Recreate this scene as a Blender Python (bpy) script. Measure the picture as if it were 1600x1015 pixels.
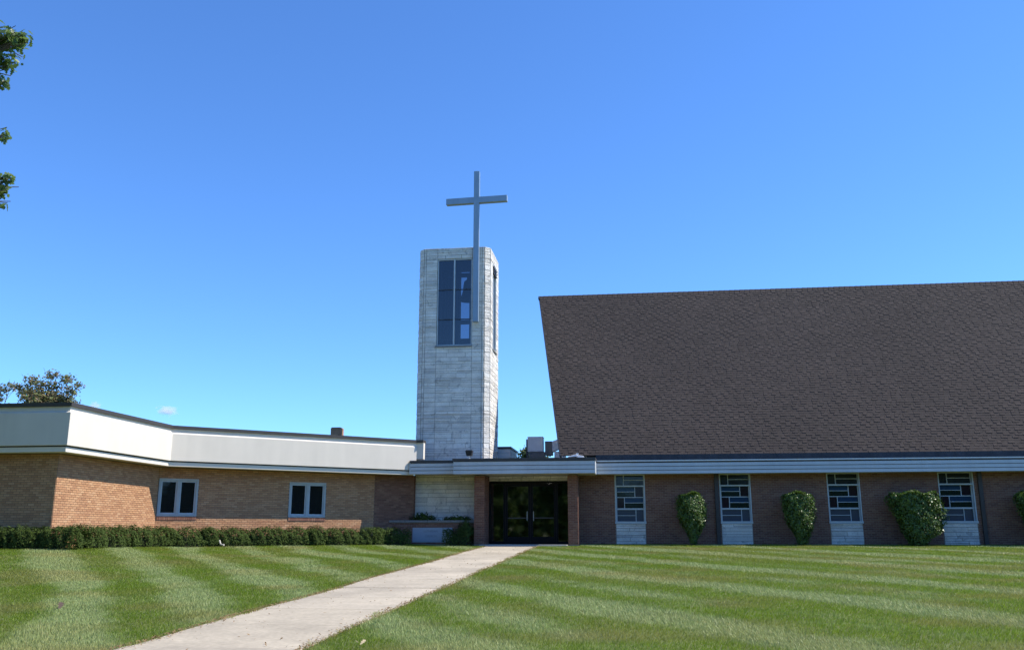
import bpy, bmesh, math, random
import numpy as np
from mathutils import Vector, Matrix
R = math.radians
S = bpy.context.scene
for o in list(bpy.data.objects):
    bpy.data.objects.remove(o)
COL = S.collection
rng = np.random.default_rng(11)
random.seed(11)

# ------------------------------------------------------------------ camera, sky, sun
CAMZ = 0.506
PITCH = math.atan(321.5 / 1400)
cd = bpy.data.cameras.new('camera'); cam = bpy.data.objects.new('camera', cd); COL.objects.link(cam)
cd.sensor_width = 36; cd.lens = 31.5; cd.clip_start = 0.1; cd.clip_end = 6000
cam.location = (0, 0, CAMZ); cam.rotation_euler = (R(90) + PITCH, 0, 0)
S.camera = cam

BROT = R(-7.3)                    # the building stands turned 7.3 degrees to the view
ORG = Vector((-0.963, 37.5, 0))   # foot of the door's left jamb
SUN_E, SUN_A = R(50), R(8 - 7.3) # elevation; angle from +X towards +Y
W = bpy.data.worlds.new('World'); S.world = W; W.use_nodes = True
wn = W.node_tree.nodes; wl = W.node_tree.links
bgn = wn['Background']
sky = wn.new('ShaderNodeTexSky'); sky.sky_type = 'NISHITA'; sky.sun_disc = False
sky.sun_elevation = SUN_E; sky.sun_rotation = R(90) - SUN_A
sky.altitude = 0; sky.air_density = 0.85; sky.dust_density = 0.0; sky.ozone_density = 1.6
tint = wn.new('ShaderNodeVectorMath'); tint.operation = 'MULTIPLY'; tint.inputs[1].default_value = (.57, .94, 1.42)   # camera white balance of the sky
wl.new(sky.outputs[0], tint.inputs[0]); wl.new(tint.outputs[0], bgn.inputs[0]); bgn.inputs[1].default_value = 0.142
sd = bpy.data.lights.new('sun', 'SUN'); sun = bpy.data.objects.new('sun', sd); COL.objects.link(sun)
sd.energy = 5.0; sd.angle = R(0.53); sd.color = (1.0, 0.94, 0.84)
sv = Vector((math.cos(SUN_E) * math.cos(SUN_A), math.cos(SUN_E) * math.sin(SUN_A), math.sin(SUN_E)))
sun.rotation_euler = sv.to_track_quat('Z', 'Y').to_euler(); sun.location = sv * 60
S.view_settings.view_transform = 'Standard'; S.view_settings.look = 'None'
S.view_settings.exposure = 0.4; S.view_settings.gamma = 1; S.view_settings.use_curve_mapping = False
S.render.engine = 'CYCLES'
S.cycles.max_bounces = 6; S.cycles.transparent_max_bounces = 12; S.cycles.volume_bounces = 2

# ------------------------------------------------------------------ materials
def mat(name, cols, rough=0.8, noise=None, bump=None, metal=0.0, spec=0.5, trans=0.0, streak=None, fine=None):
    """cols: one colour or a list that single pieces pick from at random; noise=(scale, amount) colour mottling;
    bump=(scale, strength, distance)"""
    m = bpy.data.materials.new(name); m.use_nodes = True
    N = m.node_tree.nodes; L = m.node_tree.links; b = N['Principled BSDF']; out = N['Material Output']
    if not isinstance(cols, list): cols = [cols]
    geo = N.new('ShaderNodeNewGeometry')
    if len(cols) > 1:
        oi = N.new('ShaderNodeObjectInfo')
        ad = N.new('ShaderNodeMath'); ad.operation = 'ADD'
        L.new(oi.outputs['Random'], ad.inputs[0]); L.new(geo.outputs['Random Per Island'], ad.inputs[1])
        fr = N.new('ShaderNodeMath'); fr.operation = 'FRACT'; L.new(ad.outputs[0], fr.inputs[0])
        cr = N.new('ShaderNodeValToRGB'); e = cr.color_ramp.elements
        while len(e) < len(cols): e.new(0.5)
        for i, c in enumerate(cols):
            e[i].position = i / (len(cols) - 1); e[i].color = (*c, 1)
        L.new(fr.outputs[0], cr.inputs[0]); col = cr.outputs[0]
    else:
        rgb = N.new('ShaderNodeRGB'); rgb.outputs[0].default_value = (*cols[0], 1); col = rgb.outputs[0]
    def mottle(col, scale, amt, vec=None, det=5):
        nz = N.new('ShaderNodeTexNoise'); nz.inputs['Scale'].default_value = scale; nz.inputs['Detail'].default_value = det
        if vec is None: L.new(geo.outputs['Position'], nz.inputs['Vector'])
        else: L.new(vec, nz.inputs['Vector'])
        mr = N.new('ShaderNodeMapRange'); mr.inputs[1].default_value = 0.3; mr.inputs[2].default_value = 0.7
        mr.inputs[3].default_value = 1 - amt; mr.inputs[4].default_value = 1 + amt * 0.7
        L.new(nz.outputs[0], mr.inputs[0])
        mx = N.new('ShaderNodeVectorMath'); mx.operation = 'MULTIPLY'
        L.new(col, mx.inputs[0]); L.new(mr.outputs[0], mx.inputs[1])
        return mx.outputs[0]
    if noise: col = mottle(col, *noise)
    if fine: col = mottle(col, *fine)
    if streak:
        mp = N.new('ShaderNodeMapping'); mp.inputs['Scale'].default_value = (1, 1, 0.08)
        L.new(geo.outputs['Position'], mp.inputs['Vector'])
        col = mottle(col, streak[0], streak[1], mp.outputs[0])
    L.new(col, b.inputs['Base Color'])
    b.inputs['Roughness'].default_value = rough; b.inputs['Metallic'].default_value = metal
    b.inputs['Specular IOR Level'].default_value = spec
    if bump:
        nb = N.new('ShaderNodeTexNoise'); nb.inputs['Scale'].default_value = bump[0]; nb.inputs['Detail'].default_value = 6
        L.new(geo.outputs['Position'], nb.inputs['Vector'])
        bp = N.new('ShaderNodeBump'); bp.inputs['Strength'].default_value = bump[1]
        bp.inputs['Distance'].default_value = bump[2]
        L.new(nb.outputs[0], bp.inputs['Height']); L.new(bp.outputs[0], b.inputs['Normal'])
    if trans:
        t = N.new('ShaderNodeBsdfTranslucent'); L.new(col, t.inputs[0])
        mx = N.new('ShaderNodeMixShader'); mx.inputs[0].default_value = trans
        L.new(b.outputs[0], mx.inputs[1]); L.new(t.outputs[0], mx.inputs[2]); L.new(mx.outputs[0], out.inputs[0])
    return m

M = {}
M['brick_tan'] = mat('tan brick', [(.42, .21, .105), (.52, .28, .140), (.56, .315, .165), (.49, .255, .128), (.40, .20, .10), (.59, .35, .19)], .85, (60, .12), (120, .5, .004))
M['brick_brown'] = mat('brown brick', [(.17, .075, .050), (.25, .115, .075), (.21, .095, .063), (.30, .155, .10), (.19, .085, .056)], .85, (60, .15), (120, .5, .004))
M['mortar'] = mat('mortar', (.22, .15, .10), .95, (30, .15))
M['mortar_red'] = mat('grey mortar', (.32, .25, .20), .95, (30, .15))
M['stone'] = mat('split limestone', [(.70, .65, .57), (.80, .76, .68), (.75, .70, .62), (.82, .78, .71), (.78, .73, .65), (.62, .58, .53), (.81, .77, .69)], .9, (2.2, .16), (16, .9, .03), fine=(28, .12))
N = M['stone'].node_tree.nodes; L = M['stone'].node_tree.links; b_ = N['Principled BSDF']
vz = N.new('ShaderNodeTexNoise'); vz.inputs['Scale'].default_value = 3.1; vz.inputs['Detail'].default_value = 8; vz.inputs['Distortion'].default_value = 1.2
gp = N.new('ShaderNodeNewGeometry'); L.new(gp.outputs['Position'], vz.inputs['Vector'])
rm = N.new('ShaderNodeMapRange'); rm.inputs[1].default_value = .60; rm.inputs[2].default_value = .70; rm.inputs[3].default_value = 0; rm.inputs[4].default_value = .6; L.new(vz.outputs[0], rm.inputs[0])
mxs = N.new('ShaderNodeMix'); mxs.data_type = 'RGBA'; mxs.inputs['B'].default_value = (.30, .28, .26, 1)
L.new(b_.inputs['Base Color'].links[0].from_socket, mxs.inputs['A']); L.new(rm.outputs[0], mxs.inputs['Factor']); L.new(mxs.outputs['Result'], b_.inputs['Base Color'])
M['stone_joint'] = mat('stone joint', (.19, .175, .15), .95, (20, .2))
M['stucco'] = mat('cream stucco', (.70, .645, .555), .9, (1.1, .035), (90, .25, .004), streak=(3, .03))
M['stucco_trim'] = mat('cream trim', (.73, .68, .59), .85, (2, .04), (70, .15, .003))
M['cap'] = mat('brown metal cap', (.055, .05, .047), .55, (3, .15))
M['siding'] = mat('pale siding', [(.52, .54, .54), (.55, .57, .57), (.50, .525, .53)], .6, (1.5, .05), streak=(4, .05))
M['siding_warm'] = mat('cream siding', [(.74, .69, .64), (.78, .73, .68)], .6, (2, .05))
M['soffit'] = mat('painted soffit', (.50, .46, .36), .8, (2, .06))
M['shingle'] = mat('asphalt shingle', [(.048, .036, .030), (.058, .043, .036), (.053, .040, .034), (.064, .048, .040), (.046, .035, .030), (.056, .041, .035)], .95, (.22, .13), (300, .6, .004), fine=(2.5, .12))
M['membrane'] = mat('black roof membrane', (.022, .025, .030), .5, (2.5, .4), (6, .3, .02), streak=(5, .3))
M['flat_roof'] = mat('gravel roof', (.12, .115, .11), .95, (8, .3))
M['drip'] = mat('white metal edge', (.70, .70, .69), .4, (5, .08))
M['frame_grey'] = mat('pale grey frame', (.50, .55, .57), .5, (4, .08))
M['frame_white'] = mat('off white frame', (.42, .46, .46), .5, (4, .06))
M['bronze'] = mat('dark bronze frame', (.006, .006, .006), .5, (6, .1), spec=.15)
M['cross'] = mat('pale blue grey metal', (.25, .33, .41), .35, (2, .06), streak=(6, .07), metal=.15)
M['bell'] = mat('dark bell bronze', (.055, .045, .035), .4, (5, .3), metal=.6)
M['dark_steel'] = mat('dark steel', (.04, .04, .045), .5, (5, .2))
M['dark_inside'] = mat('dark interior', (.05, .048, .045), .9, (2, .2))
M['curtain'] = mat('louvred back panel', (.13, .14, .17), .8, streak=(9, .3))
M['hvac'] = mat('galvanised grey', (.80, .78, .80), .45, (4, .06), streak=(4, .06))
M['hvac_dark'] = mat('weathered duct', (.17, .165, .165), .6, (5, .2))
M['black_lamp'] = mat('black lamp housing', (.015, .015, .016), .45, (6, .1))
M['white_lamp'] = mat('white lamp housing', (.78, .78, .76), .4, (6, .05))
M['pipe'] = mat('downspout', (.050, .043, .040), .5, (4, .2))
M['concrete'] = mat('path concrete', [(.44, .375, .27), (.48, .41, .30), (.41, .35, .255)], .9, (.8, .16), (140, .5, .004), fine=(16, .14), streak=(2.2, .08))
M['joint_soil'] = mat('soil in joints', (.06, .05, .035), 1.0, (12, .3))
M['apron'] = mat('pale concrete', (.46, .44, .40), .9, (2, .1), (120, .3, .003))
M['granite'] = mat('pale blue grey granite', (.36, .40, .46), .5, (40, .08))
M['letter'] = mat('engraved letter', (.22, .24, .27), .8)
M['capstone'] = mat('cap stone', (.24, .235, .22), .85, (8, .15))
M['bark'] = mat('bark', (.11, .085, .06), .95, (12, .3), (20, .8, .02))
M['twig'] = mat('shrub twig', (.09, .07, .05), .95, (12, .3))
M['leaf_shrub'] = mat('glossy shrub leaf', [(.050, .095, .014), (.085, .145, .020), (.125, .20, .028), (.065, .112, .016), (.16, .24, .038)], .34, trans=.24)
M['leaf_yew'] = mat('yew needles', [(.032, .055, .012), (.050, .082, .016), (.075, .115, .022), (.036, .058, .013), (.12, .165, .035)], .75, spec=.15, trans=.15)
M['leaf_core'] = mat('light block core', (.022, .026, .012), .95)  # dark colour of the solid lumps added inside the foliage
M['leaf_oak'] = mat('oak leaf', [(.08, .14, .03), (.12, .19, .04), (.17, .25, .07), (.09, .15, .034)], .42, trans=.55)
M['leaf_autumn'] = mat('turning leaf', [(.13, .18, .04), (.25, .17, .10), (.14, .19, .05), (.30, .21, .13), (.20, .20, .08), (.12, .18, .04)], .75, trans=.35)
M['leaf_far'] = mat('far leaf', [(.07, .10, .03), (.11, .14, .045), (.09, .115, .04)], .7, trans=.35)
M['leaf_dry'] = mat('dry leaf', [(.30, .19, .09), (.22, .13, .06), (.38, .27, .13)], .8, trans=.2)
M['leaf_brown'] = mat('dark brown leaf', (.07, .045, .03), .8)
M['leaf_pale'] = mat('pale dry leaf', (.62, .50, .30), .8, trans=.2)
M['white_pipe'] = mat('white plastic', (.50, .47, .40), .5)

def glass(name, col, rough=.06, spec=.5, noise=None):
    m = mat(name, col, rough, noise, None, 0, spec)
    N = m.node_tree.nodes; L = m.node_tree.links
    nz = N.new('ShaderNodeTexNoise'); nz.inputs['Scale'].default_value = 2.2
    tc = N.new('ShaderNodeNewGeometry'); L.new(tc.outputs['Position'], nz.inputs['Vector'])
    bp = N.new('ShaderNodeBump'); bp.inputs['Strength'].default_value = .06; bp.inputs['Distance'].default_value = .05
    L.new(nz.outputs[0], bp.inputs['Height']); L.new(bp.outputs[0], N['Principled BSDF'].inputs['Normal'])
    return m
M['g_dark'] = glass('dark window glass', (.012, .013, .014))
M['g_blue'] = glass('blue glass', (.012, .045, .10), .15)
M['g_green'] = glass('bottle green glass', (.008, .018, .014), .12)
M['g_maroon'] = glass('maroon glass', (.022, .012, .018), .12)
M['g_grey'] = glass('smoky glass', (.022, .027, .030), .12, noise=(3, .3))
M['g_haze'] = glass('hazy blue glass', (.045, .060, .088), .25)
def see_through(name, tint, amt):
    m = bpy.data.materials.new(name); m.use_nodes = True
    N = m.node_tree.nodes; L = m.node_tree.links; N.remove(N['Principled BSDF'])
    t = N.new('ShaderNodeBsdfTransparent'); t.inputs[0].default_value = (*tint, 1)
    g = N.new('ShaderNodeBsdfGlossy'); g.inputs['Roughness'].default_value = .03
    fr = N.new('ShaderNodeFresnel'); fr.inputs[0].default_value = 1.5
    ml = N.new('ShaderNodeMath'); ml.operation = 'MULTIPLY_ADD'; ml.inputs[1].default_value = 1.0; ml.inputs[2].default_value = amt
    L.new(fr.outputs[0], ml.inputs[0])
    mx = N.new('ShaderNodeMixShader'); L.new(ml.outputs[0], mx.inputs[0]); L.new(t.outputs[0], mx.inputs[1]); L.new(g.outputs[0], mx.inputs[2])
    L.new(mx.outputs[0], N['Material Output'].inputs[0])
    return m
M['g_tower'] = see_through('belfry glass', (.46, .50, .56), .05)
M['g_door'] = see_through('tinted door glass', (.30, .31, .31), .13)

# ------------------------------------------------------------------ helpers
def to_world(u, v, z=0):
    c, s = math.cos(BROT), math.sin(BROT)
    return Vector((ORG.x + c * u - s * v, ORG.y + s * u + c * v, z))
def to_uv(X, Y):
    c, s = math.cos(BROT), math.sin(BROT)
    x, y = X - ORG.x, Y - ORG.y
    return c * x + s * y, -s * x + c * y
CU, CV = to_uv(0, 0)
def proj(u, v, z):
    P = to_world(u, v, z); Z = P.z - CAMZ
    fy = P.y * math.cos(PITCH) + Z * math.sin(PITCH); uy = -P.y * math.sin(PITCH) + Z * math.cos(PITCH)
    return 800 + 1400 * P.x / fy, 507.5 - 1400 * uy / fy, fy

def thing(name, label, cat, u=0, v=0, z=0, group=None, world=False, rot=None):
    o = bpy.data.objects.new(name, None); COL.objects.link(o)
    o.location = (u, v, z) if world else to_world(u, v, z)
    o.rotation_euler = (0, 0, (0 if world else BROT) if rot is None else rot)
    o['label'] = label; o['category'] = cat
    if group: o['group'] = group
    o['ou'], o['ov'], o['oz'] = u, v, z
    return o
def tag(o, label, cat=None, kind=None, group=None):
    o['label'] = label
    if cat: o['category'] = cat
    if kind: o['kind'] = kind
    if group: o['group'] = group
    return o
def root_of(p):
    while p.parent: p = p.parent
    return p
def npmesh(name, verts, faces):
    verts = np.asarray(verts, dtype=np.float32)
    me = bpy.data.meshes.new(name); me.vertices.add(len(verts)); me.vertices.foreach_set('co', verts.ravel())
    if isinstance(faces, np.ndarray):
        k = faces.shape[1]; n = len(faces)
        me.loops.add(n * k); me.loops.foreach_set('vertex_index', faces.astype(np.int32).ravel())
        me.polygons.add(n); me.polygons.foreach_set('loop_start', np.arange(0, n * k, k, dtype=np.int32))
        me.polygons.foreach_set('loop_total', np.full(n, k, dtype=np.int32))
    else:
        tot = [len(f) for f in faces]; flat = [i for f in faces for i in f]
        me.loops.add(len(flat)); me.loops.foreach_set('vertex_index', np.array(flat, dtype=np.int32))
        me.polygons.add(len(faces)); st = np.concatenate([[0], np.cumsum(tot)[:-1]])
        me.polygons.foreach_set('loop_start', st.astype(np.int32)); me.polygons.foreach_set('loop_total', np.array(tot, dtype=np.int32))
    me.polygons.foreach_set('use_smooth', np.zeros(len(me.polygons), dtype=bool))
    me.update(calc_edges=True); me.validate()
    return me
def link(name, me, m, parent=None, smooth=False):
    o = bpy.data.objects.new(name, me); COL.objects.link(o)
    if m and not me.materials: me.materials.append(M[m] if isinstance(m, str) else m)
    if parent: o.parent = parent
    if smooth: me.polygons.foreach_set('use_smooth', np.ones(len(me.polygons), dtype=bool))
    return o
BOXF = [(0, 3, 2, 1), (4, 5, 6, 7), (0, 1, 5, 4), (1, 2, 6, 5), (2, 3, 7, 6), (3, 0, 4, 7)]
class MB:
    def __init__(s): s.v = []; s.f = []
    def add(s, vs, fs):
        n = len(s.v); s.v += [tuple(x) for x in vs]; s.f += [tuple(i + n for i in f) for f in fs]; return s
    def box(s, x0, x1, y0, y1, z0, z1):
        return s.add([(x0, y0, z0), (x1, y0, z0), (x1, y1, z0), (x0, y1, z0), (x0, y0, z1), (x1, y0, z1), (x1, y1, z1), (x0, y1, z1)], BOXF)
    def obox(s, c, ax, hw, y0, y1, z0, z1):
        """box along unit direction ax (2d) about c, half length hw; y0..y1 = depth against the outward normal"""
        n = (ax[1], -ax[0]); vs = []
        for z in (z0, z1):
            for (a, b) in ((-hw, y1), (hw, y1), (hw, y0), (-hw, y0)):
                vs.append((c[0] + ax[0] * a + n[0] * b, c[1] + ax[1] * a + n[1] * b, z))
        return s.add(vs, BOXF)
    def prism(s, poly, z0, z1):
        n = len(poly)
        return s.add([(x, y, z0) for x, y in poly] + [(x, y, z1) for x, y in poly],
                     [tuple(range(n - 1, -1, -1)), tuple(range(n, 2 * n))] + [(i, (i + 1) % n, n + (i + 1) % n, n + i) for i in range(n)])
    def tube(s, pts, rad, k=8):
        pts = [Vector(p) for p in pts]; rings = []
        for i, p in enumerate(pts):
            d = (pts[min(i + 1, len(pts) - 1)] - pts[max(i - 1, 0)]).normalized()
            a = d.cross(Vector((0, 0, 1)) if abs(d.z) < .95 else Vector((1, 0, 0))).normalized(); b = d.cross(a)
            r = rad[i] if isinstance(rad, (list, tuple)) else rad
            rings.append([p + a * r * math.cos(2 * math.pi * j / k) + b * r * math.sin(2 * math.pi * j / k) for j in range(k)])
        vs = [q for r in rings for q in r]
        fs = [(i * k + j, i * k + (j + 1) % k, (i + 1) * k + (j + 1) % k, (i + 1) * k + j) for i in range(len(pts) - 1) for j in range(k)]
        fs += [tuple(range(k - 1, -1, -1)), tuple(range((len(pts) - 1) * k, len(pts) * k))]
        return s.add(vs, fs)
    def lathe(s, c, prof, k=20):
        vs = []; n = len(prof)
        for r, z in prof:
            vs += [(c[0] + r * math.cos(2 * math.pi * j / k), c[1] + r * math.sin(2 * math.pi * j / k), c[2] + z) for j in range(k)]
        fs = [(i * k + j, i * k + (j + 1) % k, (i + 1) * k + (j + 1) % k, (i + 1) * k + j) for i in range(n - 1) for j in range(k)]
        return s.add(vs, fs)
    def sweep(s, path, prof):
        """closed profile [(outward, z)] carried along a 2d polyline with mitred corners; outward is to the right of the way"""
        n = len(path); k = len(prof); dirs = []
        for i in range(n - 1):
            d = Vector((path[i + 1][0] - path[i][0], path[i + 1][1] - path[i][1])); dirs.append(d.normalized())
        vs = []
        for i in range(n):
            n0 = Vector((dirs[max(i - 1, 0)].y, -dirs[max(i - 1, 0)].x)); n1 = Vector((dirs[min(i, n - 2)].y, -dirs[min(i, n - 2)].x))
            m = (n0 + n1).normalized(); m = m / max(.3, m.dot(n0))
            vs += [(path[i][0] + m.x * o, path[i][1] + m.y * o, z) for o, z in prof]
        fs = [(i * k + j, i * k + (j + 1) % k, (i + 1) * k + (j + 1) % k, (i + 1) * k + j) for i in range(n - 1) for j in range(k)]
        fs += [tuple(range(k - 1, -1, -1)), tuple(range((n - 1) * k, n * k))]
        return s.add(vs, fs)
    def build(s, name, m, parent=None, smooth=False, bevel=0):
        o0 = (0, 0, 0)
        if parent:
            r = root_of(parent); o0 = (r['ou'], r['ov'], r['oz'])
        v = np.array(s.v, dtype=np.float64) - np.array(o0)
        o = link(name, npmesh(name, v, s.f), m, parent, smooth)
        if bevel:
            b = o.modifiers.new('bevel', 'BEVEL'); b.width = bevel; b.segments = 2; b.limit_method = 'ANGLE'
        return o

class Pieces:
    """Collects alike pieces (bricks, stones); the ones that show largest become objects, the rest one joined part."""
    def __init__(s): s.items = []
    def add(s, c, ax, w, h, d, tilt=0.0):
        n = (ax[1], -ax[0])
        px, py, fy = proj(c[0], c[1], c[2])
        view = Vector((c[0] - CU, c[1] - CV)).normalized(); cosv = max(0.0, -(view.x * n[0] + view.y * n[1]))
        sc = 0 if (px < -5 or px > 1605 or py < -5 or py > 1020 or fy < 1) else w * h * cosv * (1400 / fy) ** 2
        s.items.append([sc, c, ax, w, h, d, tilt])
    def build(s, name, m, parent, limit=300, size=None, stuff='', rough=0.0, prefer=None):
        items = s.items
        if prefer: key = lambda t: -(t[0] * prefer(t))
        else: key = lambda t: -t[0]
        items = sorted(items, key=key)
        full = [t for t in items if (size is None or (abs(t[3] - size[0]) < 1e-4 and abs(t[4] - size[1]) < 1e-4)) and t[0] > 0]
        big = full[:limit]; ids = set(id(t) for t in big)
        rest = [t for t in items if id(t) not in ids]
        r = root_of(parent); o0 = np.array((r['ou'], r['ov'], r['oz']))
        def shape(w, h, d, i):
            """pillow-fronted block, front at y=-d, no back"""
            j = [random.uniform(-rough, rough) for _ in range(4)]
            e = min(.004 + rough * .35, h * .2)
            vs = [(-w / 2, .02, -h / 2), (w / 2, .02, -h / 2), (w / 2, .02, h / 2), (-w / 2, .02, h / 2)]
            vs += [(-w / 2, -d + e, -h / 2), (w / 2, -d + e, -h / 2), (w / 2, -d + e, h / 2), (-w / 2, -d + e, h / 2)]
            vs += [(-w / 2 + e, -d + j[0], -h / 2 + e), (w / 2 - e, -d + j[1], -h / 2 + e), (w / 2 - e, -d + j[2], h / 2 - e), (-w / 2 + e, -d + j[3], h / 2 - e)]
            fs = []
            for a in (0, 4):
                for q in range(4):
                    b = (q + 1) % 4; fs.append((a + q, a + b, a + 4 + b, a + 4 + q))
            fs.append((8, 9, 10, 11)); return vs, fs
        shared = {}
        for t in big:
            _, c, ax, w, h, d, tilt = t
            k = (round(w, 3), round(h, 3)) if size else (round(w, 2), round(h, 2), random.randint(0, 1))
            if k not in shared:
                vs, fs = shape(w, h, d, 0); shared[k] = npmesh(name, vs, fs); shared[k].materials.append(M[m])
            ob = bpy.data.objects.new(name, shared[k]); COL.objects.link(ob); ob.parent = parent
            n = (ax[1], -ax[0]); pr = random.uniform(-.002, .0025) + (random.uniform(-rough, rough) if rough else 0)
            ob.location = (c[0] + n[0] * pr - o0[0], c[1] + n[1] * pr - o0[1], c[2] - o0[2])
            ob.rotation_euler = (0, 0, math.atan2(ax[1], ax[0]))
        if rest:
            V = []; F = []
            for t in rest:
                _, c, ax, w, h, d, tilt = t
                vs, fs = shape(w, h, d + random.uniform(-.002, .0025) + (random.uniform(-rough, rough) if rough else 0), 0)
                b = len(V); n = (-ax[1], ax[0])
                for x, y, z in vs: V.append((c[0] + ax[0] * x + n[0] * y - o0[0], c[1] + ax[1] * x + n[1] * y - o0[1], c[2] + z - o0[2]))
                F += [tuple(i + b for i in f) for f in fs]
            o = link(stuff, npmesh(stuff, V, np.array(F)), m, parent); o['kind'] = 'stuff'
BW, BH, J = .203, .0677, .011
def lay_bricks(P, p0, ax, length, z0, z1, holes=(), proud=.009, bond=2):
    n = int(round((z1 - z0) / BH)); k0 = 0
    for k in range(n):
        za = z0 + k * BH; zb = za + BH; zc = (za + zb) / 2
        if zb > z1 + .02: break
        spans = [(0.0, length)]
        for (a, b, c, d) in holes:
            if zc > c and zc < d:
                ns = []
                for (x, y) in spans:
                    if b <= x or a >= y: ns.append((x, y)); continue
                    if a > x: ns.append((x, a))
                    if b < y: ns.append((b, y))
                spans = ns
        off = (k % bond) * BW / bond
        for (x, y) in spans:
            i = math.floor((x + off) / BW)
            s = i * BW - off
            while s < y:
                a = max(s, x); b = min(s + BW, y)
                w = b - a - J
                if w > .03:
                    m = (a + b) / 2
                    if abs(w - (BW - J)) < .004: w = BW - J
                    P.add((p0[0] + ax[0] * m, p0[1] + ax[1] * m, zc), ax, w, BH - J, proud)
                s += BW
def lay_stones(P, p0, ax, spans, z0, z1, hs, ws, proud=.02, joint=.012, holes=(), seed=1, full_cols=(), fixed=None):
    """irregular courses; spans = list of (s0, s1, whole) columns"""
    r = random.Random(seed); z = z0; rows = []
    while z < z1 - .03:
        h = r.choice(hs)
        if z + h > z1 - .04: h = z1 - z
        rows.append((z, h)); z += h
    if fixed is not None: rows = fixed
    for (za, h) in rows:
        for (x, y, whole) in spans:
            segs = [(x, y)]
            zc = za + h / 2
            for (a, b, c, d) in holes:
                if c < zc < d:
                    ns = []
                    for (p, q) in segs:
                        if b <= p + .001 or a >= q - .001: ns.append((p, q)); continue
                        if a > p: ns.append((p, a))
                        if b < q: ns.append((b, q))
                    segs = ns
            for (p, q) in segs:
                if whole or q - p < .35: cuts = [p, q]
                else:
                    cuts = [p]
                    while cuts[-1] < q:
                        w = r.uniform(*ws); nx = cuts[-1] + w
                        if q - nx < ws[0] * .7: nx = q
                        cuts.append(nx)
                sub = []
                for a, b in zip(cuts, cuts[1:]):
                    if not whole and h > .14 and r.random() < .25: sub += [(a, b, za, h * .45), (a, b, za + h * .45, h * .55)]
                    else: sub.append((a, b, za, h))
                for a, b, zz, hh in sub:
                    m = (a + b) / 2
                    P.add((p0[0] + ax[0] * m, p0[1] + ax[1] * m, zz + hh / 2), ax, b - a - joint - (.007 if whole else 0), hh - joint, proud)
    return rows
def leaves(n_pts, nrm, size, jitter=.7, aspect=.55, seed=0, lobes=False):
    """one small bent leaf per point; returns verts, faces (quads, or lobed outlines)"""
    g = np.random.default_rng(seed); n = len(n_pts)
    d = nrm + g.normal(0, jitter, (n, 3)); d /= np.linalg.norm(d, axis=1)[:, None] + 1e-9
    t = g.normal(0, 1, (n, 3)); t -= d * (t * d).sum(1)[:, None]; t /= np.linalg.norm(t, axis=1)[:, None] + 1e-9
    b = np.cross(d, t); L = (size * g.uniform(.65, 1.3, n))[:, None]
    if lobes:
        sh = [(-.5, 0), (-.25, .16), (-.12, .10), (.02, .30), (.12, .13), (.30, .26), (.5, 0), (.30, -.26), (.12, -.13), (.02, -.30), (-.12, -.10), (-.25, -.16)]
    else:
        sh = [(-.5, 0), (0, aspect / 2), (.5, 0), (0, -aspect / 2)]
    V = np.stack([n_pts + t * L * x + b * L * y + d * L * (.12 * abs(y) - .1 * x * x) for x, y in sh], 1)
    k = len(sh); F = np.arange(n * k).reshape(n, k)
    return V.reshape(-1, 3), F

# ------------------------------------------------------------------ the ground
SLOPE = .0262
WING_A, WING_B, WING_C = (-2.83, -1.07), (-10.16, -7.26), (-10.2, -13.13)
def seg_dist(u, v, a, b):
    ax, ay = b[0] - a[0], b[1] - a[1]; l2 = ax * ax + ay * ay
    t = np.clip(((u - a[0]) * ax + (v - a[1]) * ay) / l2, 0, 1)
    return np.hypot(u - a[0] - t * ax, v - a[1] - t * ay)
def ground(u, v):
    """height of the lawn: an even fall from the building, lifted a little along the side wing"""
    u = np.asarray(u, dtype=float); v = np.asarray(v, dtype=float)
    base = SLOPE * np.clip(v + .2, -39, 0)
    d = np.minimum(np.minimum(seg_dist(u, v, (-4.4, -1.2), (-10.8, -6.7)), seg_dist(u, v, (-10.8, -6.7), (-10.8, -12.5))), seg_dist(u, v, (-10.8, -12.5), (-22, -12.5)))
    lift = .03 - .075 * np.maximum(0, d - 1.0)
    k = .06; h = np.clip(.5 + .5 * (lift - base) / k, 0, 1)
    z = base * (1 - h) + lift * h + k * h * (1 - h)
    bump = .012 * np.sin(u * .9 + 1.3 * np.sin(v * .5)) * np.sin(v * .7 + .4) * np.clip(-v - 1, 0, 3) / 3
    return z + bump
def path_edge(u, v, side):
    return .055 * np.sin(v * 2.1 + side) * np.sin(v * .63 + 1) + .045 * np.sin(v * 5.3 + 2 * side) * np.sin(v * 1.1) + .03 * np.sin(v * 13.1 + side * 3)
gx = np.concatenate([[-900, -400, -180, -90, -50], np.arange(-30, 34, .8), [50, 90, 180, 400, 900]])
gy = np.concatenate([[-500, -200, -90, -60], np.arange(-42, 2, .8), [4, 30, 90, 250, 600, 1500]])
UU, VV = np.meshgrid(gx, gy); ZZ = ground(UU, VV) - .022
c_, s_ = math.cos(BROT), math.sin(BROT)
XY = np.stack([ORG.x + c_ * UU - s_ * VV, ORG.y + s_ * UU + c_ * VV, ZZ], -1).reshape(-1, 3)
nx, ny = len(gx), len(gy)
I = np.arange(nx * ny).reshape(ny, nx)
F = np.stack([I[:-1, :-1], I[:-1, 1:], I[1:, 1:], I[1:, :-1]], -1).reshape(-1, 4)
mg = mat('turf soil', (.12, .145, .032), 1.0, (1.3, .25), (60, .6, .02), fine=(35, .35))
lawn = link('lawn', npmesh('lawn', XY, F), mg, smooth=True)
tag(lawn, 'wide mown lawn sloping gently up to the church', kind='structure')

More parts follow.
